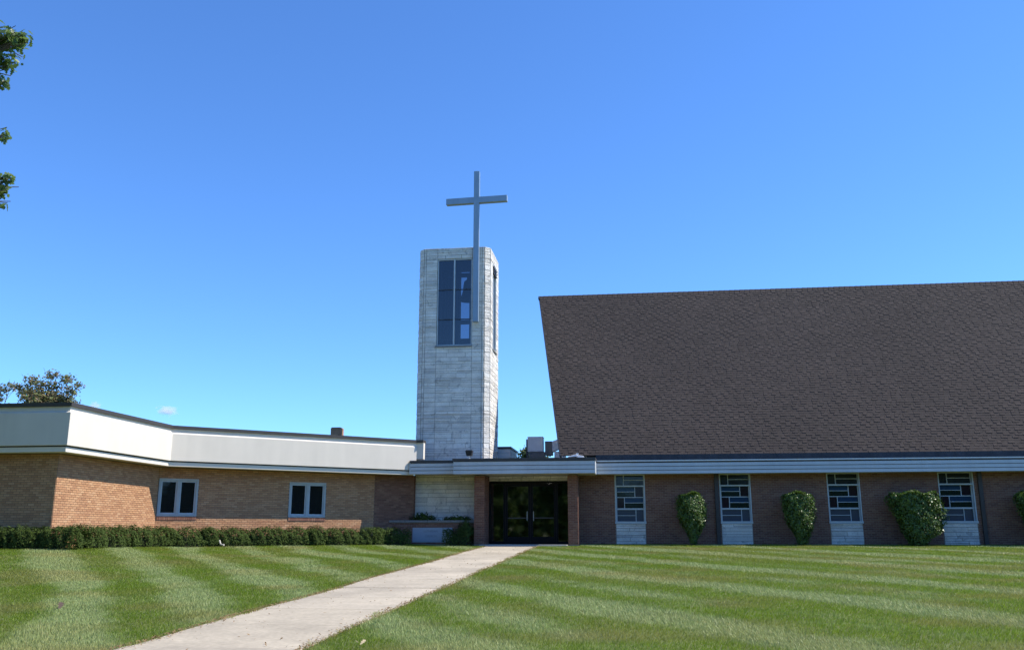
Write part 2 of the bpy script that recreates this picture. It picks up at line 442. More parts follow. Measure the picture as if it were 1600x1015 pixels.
# path: cast slabs with open joints, one object each
path = bpy.data.objects.new('path', None); COL.objects.link(path)
path.location = to_world(0, 0, 0); path.rotation_euler = (0, 0, BROT); path['ou'] = path['ov'] = path['oz'] = 0
tag(path, 'straight concrete path crossing the lawn to the glass entrance', kind='structure')
v1 = -1.95; n = 0
while v1 > -37:
    L = 1.86 if n else 1.2
    v0 = v1 - L + .022
    mb = MB(); b = .012
    z0, z1 = float(ground(1.2, v0)) - .01 + random.uniform(-.006, .006), float(ground(1.2, v1)) - .01 + random.uniform(-.006, .006)
    nb = 6; top = []; low = []
    ring = [(.22 + b, v0 + b), (2.22 - b, v0 + b), (2.22 - b, v1 - b), (.22 + b, v1 - b)]
    out = [(.22, v0), (2.22, v0), (2.22, v1), (.22, v1)]
    zz = lambda vv: z0 + (z1 - z0) * (vv - v0) / (v1 - v0)
    vs = [(x, y, zz(y)) for x, y in ring] + [(x, y, zz(y) - .008) for x, y in out] + [(x, y, zz(y) - .12) for x, y in out]
    fs = [(0, 1, 2, 3)] + [(4 + i, 4 + (i + 1) % 4, (i + 1) % 4, i) for i in range(4)] + [(8 + i, 8 + (i + 1) % 4, 4 + (i + 1) % 4, 4 + i) for i in range(4)]
    mb.add(vs, fs); mb.build('slab', 'concrete', path)
    MB().box(.24, 2.20, v0 - .024, v0 + .002, z0 - .10, z0 - .0085).build('joint', 'joint_soil', path)
    v1 -= L; n += 1
ap = MB().box(-.05, 3.32, -1.93, .0, -.15, -.012)
aprn = ap.build('entrance_apron', 'apron', path)

# ------------------------------------------------------------------ church hall (right)
hall = thing('church_hall', 'brown brick church hall under a huge steep dark shingle roof', 'church hall', 3.73, 0, 0)
UE = 27.0
WIN = [(5.17, 6.37), (9.32, 10.53), (13.47, 14.71), (17.64, 18.93), (21.85, 23.15)]
mb = MB(); x = 3.73
for a, b in WIN:
    mb.box(x, a, .0, .3, -.3, 2.734); x = b
    mb.box(a, b, .0 + .004, .3, -.3, .79)
mb.box(x, UE, 0, .3, -.3, 2.734)
mb.box(3.73, 3.95, .3, 8.9, -.3, 2.72); mb.box(UE - .2, UE, .3, 8.9, -.3, 2.72); mb.box(3.95, UE - .2, 8.6, 8.9, -.3, 2.72)
mb.build('wall', 'mortar_red', hall)
P = Pieces()
lay_bricks(P, (3.73, 0), (1, 0), 23.0 - 3.73, 0, 2.71, [(a - 3.73, b - 3.73, -1, 3) for a, b in WIN])
P.build('brick', 'brick_brown', hall, 300, (BW - J, BH - J), 'brickwork')
# stained-glass style windows
def hall_window(a, b):
    w = b - a; t = .022; rec = .16
    f = MB()
    f.add([(a - .005, -.02, .88), (a + .035, -.02, .88), (a + .035, -.02, 2.70), (b - .035, -.02, 2.70), (b - .035, -.02, .88), (b + .005, -.02, .88), (b + .005, -.02, 2.73), (a - .005, -.02, 2.73)]
          + [(a - .005, rec + .04, .88), (a + .035, rec + .04, .88), (a + .035, rec + .04, 2.70), (b - .035, rec + .04, 2.70), (b - .035, rec + .04, .88), (b + .005, rec + .04, .88), (b + .005, rec + .04, 2.73), (a - .005, rec + .04, 2.73)],
          [(0, 1, 2, 7), (2, 3, 6, 7), (3, 4, 5, 6)] + [(i, i + 8, (i + 1) % 8 + 8, (i + 1) % 8) for i in range(8)])
    fr = f.build('window', 'frame_grey', hall)
    MB().box(a + .035, b - .035, -.012, rec + .03, 2.245, 2.30).build('transom', 'frame_grey', fr)
    MB().box(a + .035, b - .035, rec - .06, rec + .03, 1.335, 1.40).build('transom', 'frame_grey', fr)
    MB().box(a - .02, b + .02, -.06, rec + .05, .79, .88).build('sill', 'frame_grey', fr)
    ia, ib = a + .055, b - .055; iw = ib - ia
    MB().box(a + .035, ia + .02, rec - .05, rec + .03, .88, 2.245).build('stile', 'frame_grey', fr)
    MB().box(ib - .02, b - .035, rec - .05, rec + .03, .88, 2.245).build('stile', 'frame_grey', fr)
    MB().box(a + .035, ia, rec - .03, rec + .03, 2.30, 2.70).build('stile', 'frame_grey', fr)
    MB().box(ib, b - .035, rec - .03, rec + .03, 2.30, 2.70).build('stile', 'frame_grey', fr)
    rows = [(2.31, 2.71, .27, 'L', ('g_grey', 'g_grey', 'g_grey')), (1.845, 2.245, .68, 'R', ('g_maroon', 'g_blue', 'g_green')),
            (1.40, 1.815, .29, 'L', ('g_maroon', 'g_blue', 'g_green')), (.88, 1.335, .70, 'R', ('g_haze', 'g_haze', 'g_haze'))]
    bars = []
    MB().box(ia, ib, rec - .03, rec + .02, 1.815, 1.845).build('bar', 'frame_grey', fr)
    for (z0, z1, cut, side, gl) in rows:
        xm = ia + iw * cut; zm = (z0 + z1) / 2 + .005
        MB().box(xm - t / 1.6, xm + t / 1.6, rec - .03, rec + .02, z0, z1).build('bar', 'frame_grey', fr)
        if side == 'L': sq = (ia, xm); wide = (xm, ib)
        else: sq = (xm, ib); wide = (ia, xm)
        MB().box(wide[0] + (t if side == 'L' else 0) * .65, wide[1] - (t if side == 'R' else 0) * .65, rec - .028, rec + .02, zm - t / 2, zm + t / 2).build('bar', 'frame_grey', fr)
        MB().box(sq[0], sq[1], rec, rec + .012, z0, z1).build('pane', gl[0], fr)
        MB().box(wide[0], wide[1], rec + .003, rec + .015, zm, z1).build('pane', gl[1], fr)
        MB().box(wide[0], wide[1], rec + .004, rec + .016, z0, zm).build('pane', gl[2], fr)
    return fr
SP = Pieces()
for i, (a, b) in enumerate(WIN):
    hall_window(a, b)
    lay_stones(SP, (a + .015, .0), (1, 0), [(0, b - a - .03, False)], -.02, .785, [.09, .12, .15, .19], (.45, 1.3), .03, .012, seed=20 + i)
SP.build('stone', 'stone', hall, 300, None, 'stonework', rough=.006)
# eave: soffit, three lap boards, drip edge, dark membrane up to the shingles
MB().box(3.6, UE, -.755, .6, 2.735, 2.76).build('soffit', 'soffit', hall)
LAP_HALL = (4.43, UE, -.80, 2.715, 3, .148)
MB().box(4.42, UE, -.835, -.70, 3.197, 3.245).build('drip_edge', 'drip', hall)
MB().box(4.43, UE, -.775, -.70, 3.158, 3.197).build('eave_strip', 'cap', hall)
mb = MB(); xs = np.linspace(4.44, UE, 60)
for a, b in zip(xs, xs[1:]):
    mb.add([(a, -.372, 3.20), (b, -.372, 3.20), (b, -.345, 3.505), (a, -.345, 3.505)], [(0, 1, 2, 3)])
mb.build('roof_membrane', 'membrane', hall)
MB().box(4.43, UE, -.70, -.30, 3.18, 3.225).build('eave_ledge', 'flat_roof', hall)
# steep roof
PR = R(60); RB = (-.33, 3.50); RT_V, RT_Z = 4.28, 11.42
H = RT_Z - RB[1]; SL = H / math.sin(PR); RT_V = RB[0] + H / math.tan(PR)
uL0, uL1 = 2.97, 1.72
roof = MB()
roof.add([(uL0 + .04, RB[0], RB[1] - .02), (UE, RB[0], RB[1] - .02), (UE, RT_V, RT_Z - .02), (uL1 + .04, RT_V, RT_Z - .02),
          (uL0 + .04, 2 * RT_V - RB[0], RB[1] - .02), (UE, 2 * RT_V - RB[0], RB[1] - .02)],
         [(0, 1, 2, 3), (3, 2, 5, 4)]).build('roof', 'shingle', hall)
roof_o = [o for o in hall.children if o.name.startswith('roof') and not o.name.startswith('roof_m')][0]
# rake boards and gable wall
nrm = Vector((0, -math.sin(PR), math.cos(PR)))
for sgn in (0, 1):
    mb = MB(); vs = []
    for (uu, l) in ((uL0, 0), (uL1, SL)):
        y = RB[0] + l * math.cos(PR); z = RB[1] + l * math.sin(PR)
        for dn, du in ((.012, 0), (-.24, .03), (-.24, .09), (.012, .06)):
            yy = y + nrm.y * dn; zz_ = z + nrm.z * dn
            if sgn: yy = 2 * RT_V - yy
            vs.append((uu + du - .012, yy, zz_))
    mb.add(vs, [(0, 1, 5, 4), (1, 2, 6, 5), (2, 3, 7, 6), (3, 0, 4, 7), (0, 3, 2, 1), (4, 5, 6, 7)])
    mb.build('rake_board', 'dark_steel', hall)
MB().add([(3.75, .1, 2.7), (3.75, 8.5, 2.7), (3.6, RT_V, RT_Z - .5)], [(0, 1, 2)]).build('gable_wall', 'siding_warm', hall)
# shingles
EXPO = .122; rows = int(SL / EXPO); tabs = []
for k in range(rows):
    l0 = k * EXPO; l1 = min(l0 + EXPO + .03, SL)
    ul = uL0 + (uL1 - uL0) * (l0 + .06) / SL
    u = ul; first = True
    while u < UE:
        w = random.uniform(.13, .25)
        if first: w *= random.uniform(.4, 1); first = False
        tabs.append((u, min(u + w, UE), l0 + random.uniform(-.002, .002), l1, (.017 if len(tabs) % 2 else .006) if random.random() < .8 else .011))
        u += w
def roof_pt(u, l, d): return (u, RB[0] + l * math.cos(PR) + nrm.y * d, RB[1] + l * math.sin(PR) + nrm.z * d)
def tab_score(t):
    q = roof_pt((t[0] + t[1]) / 2, t[2], 0); px, py, fy = proj(*q)
    return (t[1] - t[0]) * (1400 / fy) ** 2 if -5 < px < 1600 and l_ok(t) else 0
def l_ok(t): return t[2] > .05
tabs.sort(key=tab_score, reverse=True)
tab_me = npmesh('shingle', [(-.5, 0, 1), (.5, 0, 1), (.5, 1, .15), (-.5, 1, .15), (-.5, 0, -.1), (.5, 0, -.1), (.5, 1, -.1), (-.5, 1, -.1)],
                [(0, 1, 2, 3), (4, 5, 1, 0), (5, 6, 2, 1), (7, 4, 0, 3)])
tab_me.materials.append(M['shingle'])
for t in tabs[:300]:
    o = bpy.data.objects.new('shingle', tab_me); COL.objects.link(o); o.parent = roof_o
    q = roof_pt((t[0] + t[1]) / 2, t[2], 0)
    o.location = (q[0] - 3.73, q[1], q[2]); o.rotation_euler = (PR, 0, 0); o.scale = (t[1] - t[0] - .004, t[3] - t[2], t[4])
V = []; F = []
for t in tabs[300:]:
    a, b, l0, l1, th = t; b -= .004; n = len(V)
    for q in (roof_pt(a, l0, th), roof_pt(b, l0, th), roof_pt(b, l1, .002), roof_pt(a, l1, .002), roof_pt(a, l0, -.002), roof_pt(b, l0, -.002)):
        V.append((q[0] - 3.73, q[1], q[2]))
    F += [(n, n + 1, n + 2, n + 3), (n + 4, n + 5, n + 1, n), (n + 5, n + 5, n + 2, n + 1)[1:], (n + 4, n, n + 3)]
sh = link('shingle_field', npmesh('shingle_field', V, F), 'shingle', roof_o); sh['kind'] = 'stuff'
cap_me = MB().add([(-.14, -.10, -.16), (.14, -.10, -.16), (.14, 0, .012), (-.14, 0, .012), (.14, .10, -.16), (-.14, .10, -.16), (-.14, -.115, -.165), (-.14, 0, .024), (-.14, .115, -.165)],
                  [(0, 1, 2, 7, 6), (3, 2, 4, 5), (6, 7, 3, 0), (7, 8, 5, 3), (7, 2, 4, 8)])
cap_me = npmesh('ridge_shingle', cap_me.v, cap_me.f); cap_me.materials.append(M['shingle'])
u = uL1 + .12
while u < UE:
    o = bpy.data.objects.new('ridge_shingle', cap_me); COL.objects.link(o); o.parent = roof_o
    o.location = (u - 3.73, RT_V, RT_Z + random.uniform(0, .004)); u += .235
# downspouts
for x in (9.12, 19.08):
    d = MB().box(x, x + .15, -.115, -.012, -.05, 2.735)
    for z in (.5, 1.6): d.box(x - .03, x + .18, -.118, -.013, z, z + .03)
    d.build('downspout', 'pipe', hall, bevel=.012)

# ------------------------------------------------------------------ entrance porch
porch = thing('entrance_porch', 'flat roofed entrance porch with brick piers and dark glass doors', 'porch', 0, 0, 0)
P = Pieces()
for (a, b) in ((-.385, .015), (3.345, 3.735)):
    MB().box(a + .01, b - .01, -1.24, .3, -.15, 2.66).build('pier', 'mortar_red', porch)
    lay_bricks(P, (a, -1.25), (1, 0), b - a, 0, 2.65)
    lay_bricks(P, (b, -1.25), (0, 1), 1.25, 0, 2.65)
    lay_bricks(P, (a, 0), (0, -1), 1.25, 0, 2.65)
P.build('brick', 'brick_brown', porch, 300, (BW - J, BH - J), 'brickwork')
SP = Pieces()
MB().box(.02, 3.34, .03, .3, 2.49, 2.80).build('lintel', 'stone_joint', porch)
lay_stones(SP, (.02, .03), (1, 0), [(0, 3.32, False)], 2.49, 2.70, [.10, .11], (.35, .9), .02, seed=5)
SP.build('stone', 'stone', porch, 300, None, 'stonework', rough=.004)
# canopy
UCL, UCR, VC = -1.10, 4.455, -2.0
def lap_boards(parent, x0, x1, y, z0, n, h, name='siding_board', m='siding'):
    for i in range(n):
        z = z0 + i * h
        t = z + h - .020
        MB().add([(x0, y - .020, z), (x1, y - .020, z), (x1, y - .004, t), (x0, y - .004, t), (x0, y + .04, z), (x1, y + .04, z), (x1, y + .04, t), (x0, y + .04, t)],
                 [(0, 1, 2, 3), (0, 4, 5, 1), (0, 3, 7, 4), (1, 5, 6, 2), (3, 2, 6, 7)]).build(name, m, parent)
    MB().box(x0 + .01, x1 - .01, y + .041, y + .06, z0 + .01, z0 + n * h).build('lap_shadow_backing', 'dark_steel', parent)  # dark sheet stands in for the shadow lines between the boards
lap_boards(hall, *LAP_HALL)
lap_boards(porch, UCL, UCR, VC, 2.685, 3, .165)
MB().box(UCR - .03, UCR + .012, VC + .05, -.82, 2.685, 3.18).build('end_fascia', 'siding', porch)
MB().box(UCL - .012, UCL + .03, VC + .05, .0, 2.685, 3.18).build('end_fascia', 'siding', porch)
MB().box(UCL - .04, UCR + .03, VC - .045, 1.6, 3.185, 3.285).build('roof_cap', 'cap', porch)
MB().box(UCL + .03, UCR - .03, VC + .05, .6, 2.70, 2.73).build('soffit', 'soffit', porch)
MB().box(UCL + .1, 3.6, .6, 9, 2.7, 3.2).build('flat_roof', 'flat_roof', porch)
# low fascia between porch and wing
lap_boards(porch, -3.0, UCL - .02, -1.35, 2.735, 3, .148)
MB().box(-3.02, UCL - .045, -1.39, .0, 3.18, 3.275).build('roof_cap', 'cap', porch)
MB().box(-3.0, UCL - .02, -1.31, .0, 2.74, 2.77).build('soffit', 'soffit', porch)
MB().box(-3.03, -3.0, -1.37, -.8, 2.735, 3.18).build('end_fascia', 'siding', porch)
# glazed doors
DZ = 2.48
fr = MB()
for x in (.02, .62, 1.84, 3.02 - .03, 3.29): pass
fr.box(.015, .09, -.04, .06, 0, DZ); fr.box(3.26, 3.335, -.04, .06, 0, DZ); fr.box(.09, 3.26, -.04, .06, DZ - .08, DZ)
fr.box(.62, .70, -.04, .06, 0, DZ - .08); fr.box(2.78, 2.86, -.04, .06, 0, DZ - .08)
fr.box(.09, .62, -.035, .05, 0, .10); fr.box(2.86, 3.26, -.035, .05, 0, .10)
dfr = fr.build('door_frame', 'bronze', porch)
for (a, b) in ((.09, .62), (2.86, 3.26)):
    MB().box(a, b, .0, .012, .10, DZ - .08).build('pane', 'g_door', dfr)
for (a, b, hx) in ((.705, 1.735, 1.60), (1.745, 2.775, 1.86)):
    d = MB(); d.box(a, a + .09, -.03, .03, .012, DZ - .085); d.box(b - .09, b, -.03, .03, .012, DZ - .085)
    d.box(a + .09, b - .09, -.03, .03, DZ - .2, DZ - .085); d.box(a + .09, b - .09, -.03, .03, .012, .28); 
    do = d.build('door', 'bronze', porch)
    MB().box(a + .09, b - .09, -.006, .006, .28, DZ - .2).build('pane', 'g_door', do)
    MB().tube([(hx, -.03, .92), (hx, -.09, .94), (hx, -.09, 1.26), (hx, -.03, 1.28)], .014).build('handle', 'frame_grey', do)
    MB().box(a + .1, b - .1, -.05, -.031, 1.0, 1.04).build('push_bar', 'dark_steel', do)
mb = MB(); mb.box(.0, 3.35, .35, 4.5, -.06, -.01); mb.box(-.2, -.0, .35, 4.5, 0, 2.6); mb.box(3.35, 3.55, .35, 4.5, 0, 2.6); mb.box(-.2, 3.55, 4.5, 4.6, 0, 2.6); mb.box(0, 3.35, .32, 4.5, 2.6, 2.65)
mb.build('vestibule', 'dark_inside', porch)
ml = bpy.data.materials.new('lit ceiling lamp'); ml.use_nodes = True
e_ = ml.node_tree.nodes['Principled BSDF']; e_.inputs['Emission Color'].default_value = (1, .96, .9, 1); e_.inputs['Emission Strength'].default_value = 3.0
M['lamp_lit'] = ml
for (x, y) in ((2.35, 1.2), (2.95, 1.7), (2.3, 2.8)):
    MB().lathe((x, y, 2.52), [(0, 0), (.10, .005), (.12, .03), (.12, .075), (0, .08)], 16).build('ceiling_lamp', 'lamp_lit', porch)

# ------------------------------------------------------------------ bell tower
tower = thing('bell_tower', 'tall square pale limestone bell tower with chamfered corners', 'bell tower', -1.58, 1.4, 0)
T0, T1, TB, CH, TT = -3.14, -.02, 2.79, .22, 12.64
WZ0, WZ1 = 8.25, 12.14; WU0, WU1 = -2.32, -.77
def octo(o):
    a, b, c, d = T0 + o, T1 - o, 0 + o, TB - o; k = CH
    return [(a + k, c), (b - k, c), (b, c + k), (b, d - k), (b - k, d), (a + k, d), (a, d - k), (a, c + k)]
core = MB(); pl = octo(.0); pi = octo(.28)
def ring_wall(mb, i, spans_z, s0=0.0, s1=1.0):
    """a piece of the hollow wall along octagon side i between fractions s0, s1"""
    a, b = pl[i], pl[(i + 1) % 8]; c, d = pi[i], pi[(i + 1) % 8]
    L = lambda p, q, t: (p[0] + (q[0] - p[0]) * t, p[1] + (q[1] - p[1]) * t)
    for z0, z1 in spans_z: mb.prism([L(a, b, s0), L(a, b, s1), L(c, d, s1), L(c, d, s0)], z0, z1)
fl = (T0 + CH, T1 - CH)
f0 = (WU0 - fl[0]) / (fl[1] - fl[0]); f1 = (WU1 - fl[0]) / (fl[1] - fl[0])
ring_wall(core, 0, [(-.2, TT)], 0, f0); ring_wall(core, 0, [(-.2, TT)], f1, 1); ring_wall(core, 0, [(-.2, WZ0), (WZ1, TT)], f0, f1)
sv0, sv1 = .86, 1.92; sl = (CH, TB - CH); g0 = (sv0 - sl[0]) / (sl[1] - sl[0]); g1 = (sv1 - sl[0]) / (sl[1] - sl[0])
ring_wall(core, 2, [(-.2, TT)], 0, g0); ring_wall(core, 2, [(-.2, TT)], g1, 1); ring_wall(core, 2, [(-.2, WZ0), (WZ1, TT)], g0, g1)
# back: two glazed slits; left: one
b0, b1 = (fl[1] + 1.25) / (fl[1] - fl[0]), (fl[1] + 1.78) / (fl[1] - fl[0])
ring_wall(core, 4, [(-.2, TT)], 0, b0); ring_wall(core, 4, [(-.2, TT)], b1, 1); ring_wall(core, 4, [(-.2, 9.1), (12.35, TT)], b0, b1)
ring_wall(core, 6, [(-.2, TT)])
for i in (1, 3, 5, 7): ring_wall(core, i, [(-.2, TT)])
core.build('wall', 'stone_joint', tower)
MB().prism(octo(.28), 12.25, 12.45).build('tower_roof', 'flat_roof', tower)
MB().prism(octo(.282), 8.0, 8.2).build('belfry_floor', 'dark_inside', tower)
SP = Pieces(); hs = [.05, .06, .075, .09, .11, .15, .19, .22]
fw = fl[1] - fl[0]
cols = [(0, .10, True), (.10, WU0 - fl[0], True), (WU0 - fl[0], WU1 - fl[0], False), (WU1 - fl[0], fw - .10, True), (fw - .10, fw, True)]
rows = lay_stones(SP, (fl[0], 0), (1, 0), cols, 2.7, WZ0 - .06, hs, (.3, 1.0), .022, .010, seed=3)
r2 = lay_stones(SP, (fl[0], 0), (1, 0), cols, WZ0 - .06, WZ1, hs, (.3, 1.0), .022, .010, [(WU0 - fl[0], WU1 - fl[0], WZ0 - .06, WZ1)], seed=4)
r3 = lay_stones(SP, (fl[0], 0), (1, 0), cols, WZ1, TT, [.11, .08, .17], (.35, .9), .022, .013, seed=6)
allrows = rows + r2 + r3
q = CH * math.sqrt(2); d7 = math.sqrt(.5)
lay_stones(SP, (fl[1], 0), (d7, d7), [(0.006, q - .006, True)], 0, 0, hs, (.3, 1), .026, .013, fixed=allrows)
lay_stones(SP, (T0, CH), (d7, -d7), [(0.006, q - .006, True)], 0, 0, hs, (.3, 1), .026, .013, fixed=allrows)
sw = sl[1] - sl[0]
lay_stones(SP, (T1, CH), (0, 1), [(0, sv0 - CH, False), (sv0 - CH, sv1 - CH, False), (sv1 - CH, sw, False)], 0, 0, hs, (.3, .9), .03, .013, [(sv0 - CH, sv1 - CH, WZ0, WZ1)], fixed=allrows, seed=8)
lay_stones(SP, (T0, TB - CH), (0, -1), [(0, sw, False)], 0, 0, hs, (.3, .9), .03, .013, fixed=allrows, seed=9)
# ground-floor stone wall beside the entrance
MB().box(-3.2, -.37, -.05, -.004, -.2, 2.76).build('base_wall', 'stone_joint', tower)
lay_stones(SP, (-3.2, -.05), (1, 0), [(0, 2.83, False)], .5, 2.75, [.10, .14, .18, .22, .28, .34], (.5, 1.5), .02, .012, seed=12)
SP.build('stone', 'stone', tower, 300, None, 'stonework', rough=.006)
# belfry glazing
f = MB(); y0, y1 = .02, .10
f.box(WU0, WU0 + .05, y0, y1, WZ0, WZ1); f.box(WU1 - .05, WU1, y0, y1, WZ0, WZ1); f.box(WU0 + .05, WU1 - .05, y0, y1, WZ1 - .05, WZ1); f.box(WU0 + .05, WU1 - .05, y0, y1, WZ0, WZ0 + .05)
win = f.build('window', 'frame_grey', tower)
um = (WU0 + WU1) / 2 - .02
MB().box(um - .03, um + .03, y0 - .01, y1, WZ0 + .05, WZ1 - .05).build('mullion', 'frame_grey', win)
for z in (9.42, 10.75):
    MB().box(WU0 + .05, um - .03, y0 + .01, y1 - .02, z - .018, z + .018).build('bar', 'dark_steel', win)
    MB().box(um + .03, WU1 - .05, y0 + .01, y1 - .02, z - .018, z + .018).build('bar', 'dark_steel', win)
for a, b in ((WU0 + .05, um - .03), (um + .03, WU1 - .05)):
    MB().box(a, b, y0 + .045, y0 + .053, WZ0 + .05, WZ1 - .05).build('pane', 'g_tower', win)
MB().box(WU0 - .05, WU1 + .02, -.07, .20, WZ0 - .07, WZ0).build('sill', 'capstone', tower)
# side slot: dark louvres in a frame
sf = MB(); xa = T1
sf.box(xa - .12, xa + .012, sv0, sv0 + .07, WZ0, WZ1); sf.box(xa - .12, xa + .012, sv1 - .07, sv1, WZ0, WZ1)
sf.box(xa - .12, xa + .012, sv0 + .07, sv1 - .07, WZ1 - .07, WZ1); sf.box(xa - .12, xa + .012, sv0 + .07, sv1 - .07, WZ0, WZ0 + .07)
so = sf.build('window', 'frame_grey', tower)
MB().box(xa - .10, xa - .09, sv0 + .07, sv1 - .07, WZ0 + .07, WZ1 - .07).build('pane', 'g_tower', so)
MB().box(xa - .11, xa - .02, (sv0 + sv1) / 2 - .03, (sv0 + sv1) / 2 + .03, WZ0 + .07, WZ1 - .07).build('mullion', 'frame_grey', so)
for i in range(3): MB().box(xa - .05, xa + .06, sv0 + .02, sv1 - .02, WZ1 - .16 - i * .13, WZ1 - .12 - i * .13).build('louvre_slat', 'dark_steel', so)
MB().box(xa - .05, xa + .07, sv0 - .04, sv1 + .04, WZ0 - .07, WZ0).build('sill', 'capstone', tower)
# frames, louvred lining and bell beam inside the belfry
mb = MB(); x = -2.84
while x < -1.85:
    mb.box(x, x + .10, 2.38, 2.44, 8.25, 12.2); x += .14
mb.build('lining', 'curtain', tower)
mb = MB(); mb.box(-2.85, -.32, 1.35, 1.5, 9.52, 9.64); mb.box(-2.85, -.32, 1.42, 1.56, 11.72, 11.9); pass
mb.build('bell_beam', 'dark_steel', tower)
mb = MB(); mb.box(-1.80, -1.23, 2.60, 2.66, 9.9, 9.99); mb.box(-1.80, -1.23, 2.60, 2.66, 10.9, 11.0); mb.build('back_bar', 'dark_steel', tower)
bell = thing('bell', 'dark bronze bell hanging behind the tower glass', 'bell', -1.20, 1.5, 10.6)
MB().lathe((-1.20, 1.5, 10.62), [(.0, .96), (.12, .95), (.20, .88), (.235, .70), (.26, .45), (.31, .25), (.40, .08), (.45, 0), (.42, 0), (.36, .10), (.27, .3), (.2, .8), (0, .85)], 28).build('shell', 'bell', bell, True)
MB().box(-1.27, -1.13, 1.42, 1.58, 11.57, 11.74).build('yoke', 'dark_steel', bell)
MB().tube([(-1.2, 1.5, 11.4), (-1.2, 1.5, 10.62)], [.02, .03]).lathe((-1.2, 1.5, 10.58), [(0, -.07), (.07, 0), (0, .07)], 12).build('clapper', 'dark_steel', bell)
# cross
cross = thing('cross', 'tall pale blue metal cross fixed to the tower front', 'cross', -.565, -.2, 9.2)
MB().box(-.69, -.445, -.32, -.10, 9.22, 16.07).build('upright', 'cross', cross, bevel=.012)
ca = MB()
c0 = (-.5675, -.21); ax = (math.cos(R(-3.5)), math.sin(R(-3.5)))
ca.obox(c0, ax, 1.375, -.113, .113, 14.575, 14.855)
ca.build('crossbeam', 'cross', cross, bevel=.012)
for z in (9.6, 11.0, 12.3): MB().box(-.64, -.50, -.10, .02, z, z + .12).build('bracket', 'dark_steel', cross)

# ------------------------------------------------------------------ office wing (left)
wing = thing('office_wing', 'low tan brick wing with deep cream fascia and angled corner', 'building', -10.82, -6.7, 0)
WE = (-26, -13.13)
FP = [WE, WING_C, WING_B, WING_A, (-2.54, -1.07)]
FPl = FP[:4]
MB().sweep(FP, [(.04, 4.02), (.045, 4.13), (-.45, 4.13), (-.45, 4.02)]).build('roof_cap', 'cap', wing)
MB().sweep(FP, [(-.03, 3.88), (-.03, 4.02), (-.3, 4.02), (-.3, 3.88)]).build('fascia_strip', 'stucco_trim', wing)
MB().sweep(FPl, [(.03, 2.90), (.03, 3.84), (-.032, 3.90), (-.3, 3.90), (-.3, 2.90)]).build('fascia_panel', 'stucco', wing, bevel=.008)
MB().sweep([WING_A, (-2.54, -1.07)], [(-.02, 3.36), (-.02, 3.88), (-.3, 3.88), (-.3, 3.36)]).build('fascia_panel', 'stucco', wing)
MB().sweep(FPl, [(-.10, 2.84), (-.10, 2.91), (-.3, 2.91), (-.3, 2.84)]).build('fascia_shadow_groove', 'dark_steel', wing)  # dark colour stands in for the shadow line under the panel
MB().sweep(FPl, [(-.045, 2.715), (-.045, 2.86), (-.3, 2.86), (-.3, 2.715)]).build('fascia_strip', 'stucco_trim', wing, bevel=.006)
MB().sweep(FPl, [(-.06, 2.735), (-.06, 2.76), (-1.1, 2.76), (-1.1, 2.735)]).build('soffit', 'soffit', wing)
MB().prism([(-26, -12.7), (-10.6, -12.7), (-10.6, -7.05), (-3.2, -.75), (-3.2, 9), (-26, 9)], 3.85, 3.95).build('flat_roof', 'flat_roof', wing)
WC = (-10.82, -12.5); WBc = (-10.82, -6.705); tw = Vector((.7638, .6454)); WD = (WBc[0] + tw.x * 8.34, WBc[1] + tw.y * 8.34)
WG = (-3.06, -.45); lg = math.hypot(WG[0] - WD[0], WG[1] - WD[1]); ag = ((WG[0] - WD[0]) / lg, (WG[1] - WD[1]) / lg)
WW = [(.035, 1.40), (4.80, 6.27)]; wz0, wz1 = 1.02, 2.335
mb = MB()
mb.obox(((-26 + WC[0]) / 2, WC[1]), (1, 0), (26 + WC[0]) / 2, -.25, 0, -.2, 2.74)
mb.obox((WC[0], (WC[1] + WBc[1]) / 2 + .12), (0, 1), (WBc[1] - WC[1]) / 2 - .12, -.25, 0, -.2, 2.74)
x = 0
def diag(a, b, z0, z1, y0=-.25, y1=0, out=None):
    c = (WBc[0] + tw.x * (a + b) / 2, WBc[1] + tw.y * (a + b) / 2); return (out or mb).obox(c, (tw.x, tw.y), (b - a) / 2, y0, y1, z0, z1)
for a, b in WW:
    if a > x + .001: diag(x, a, -.2, 2.74)
    diag(a, b, -.2, wz0 - .14); diag(a, b, wz1, 2.74); x = b
diag(x, 8.34, -.2, 2.74)
mb.obox(((WD[0] + WG[0]) / 2, (WD[1] + WG[1]) / 2), ag, lg / 2, -.5, 0, -.2, 2.74)
mb.box(WG[0] - .3, WG[0] - .01, WG[1] + .02, .1, -.2, 2.74)
mb.build('wall', 'mortar', wing)
P = Pieces()
lay_bricks(P, (-16.5, WC[1]), (1, 0), 16.5 + WC[0], 0, 2.73)
lay_bricks(P, WC, (0, 1), WBc[1] - WC[1], 0, 2.73)
lay_bricks(P, WBc, (tw.x, tw.y), 8.34, 0, 2.73, [(a, b, wz0 - .14, wz1) for a, b in WW])
P.build('brick', 'brick_tan', wing, 300, (BW - J, BH - J), 'brickwork', prefer=lambda t: (1.6 if t[1][2] > .75 else .2) * (1.4 if abs(t[2][0]) < .01 else 1))
P = Pieces()
lay_bricks(P, WD, ag, lg, 0, 2.73); lay_bricks(P, (WG[0] - .01, WG[1]), (0, 1), .44, 0, 2.73)
P.build('corner_brick', 'brick_brown', wing, 240, (BW - J, BH - J), 'corner_brickwork')
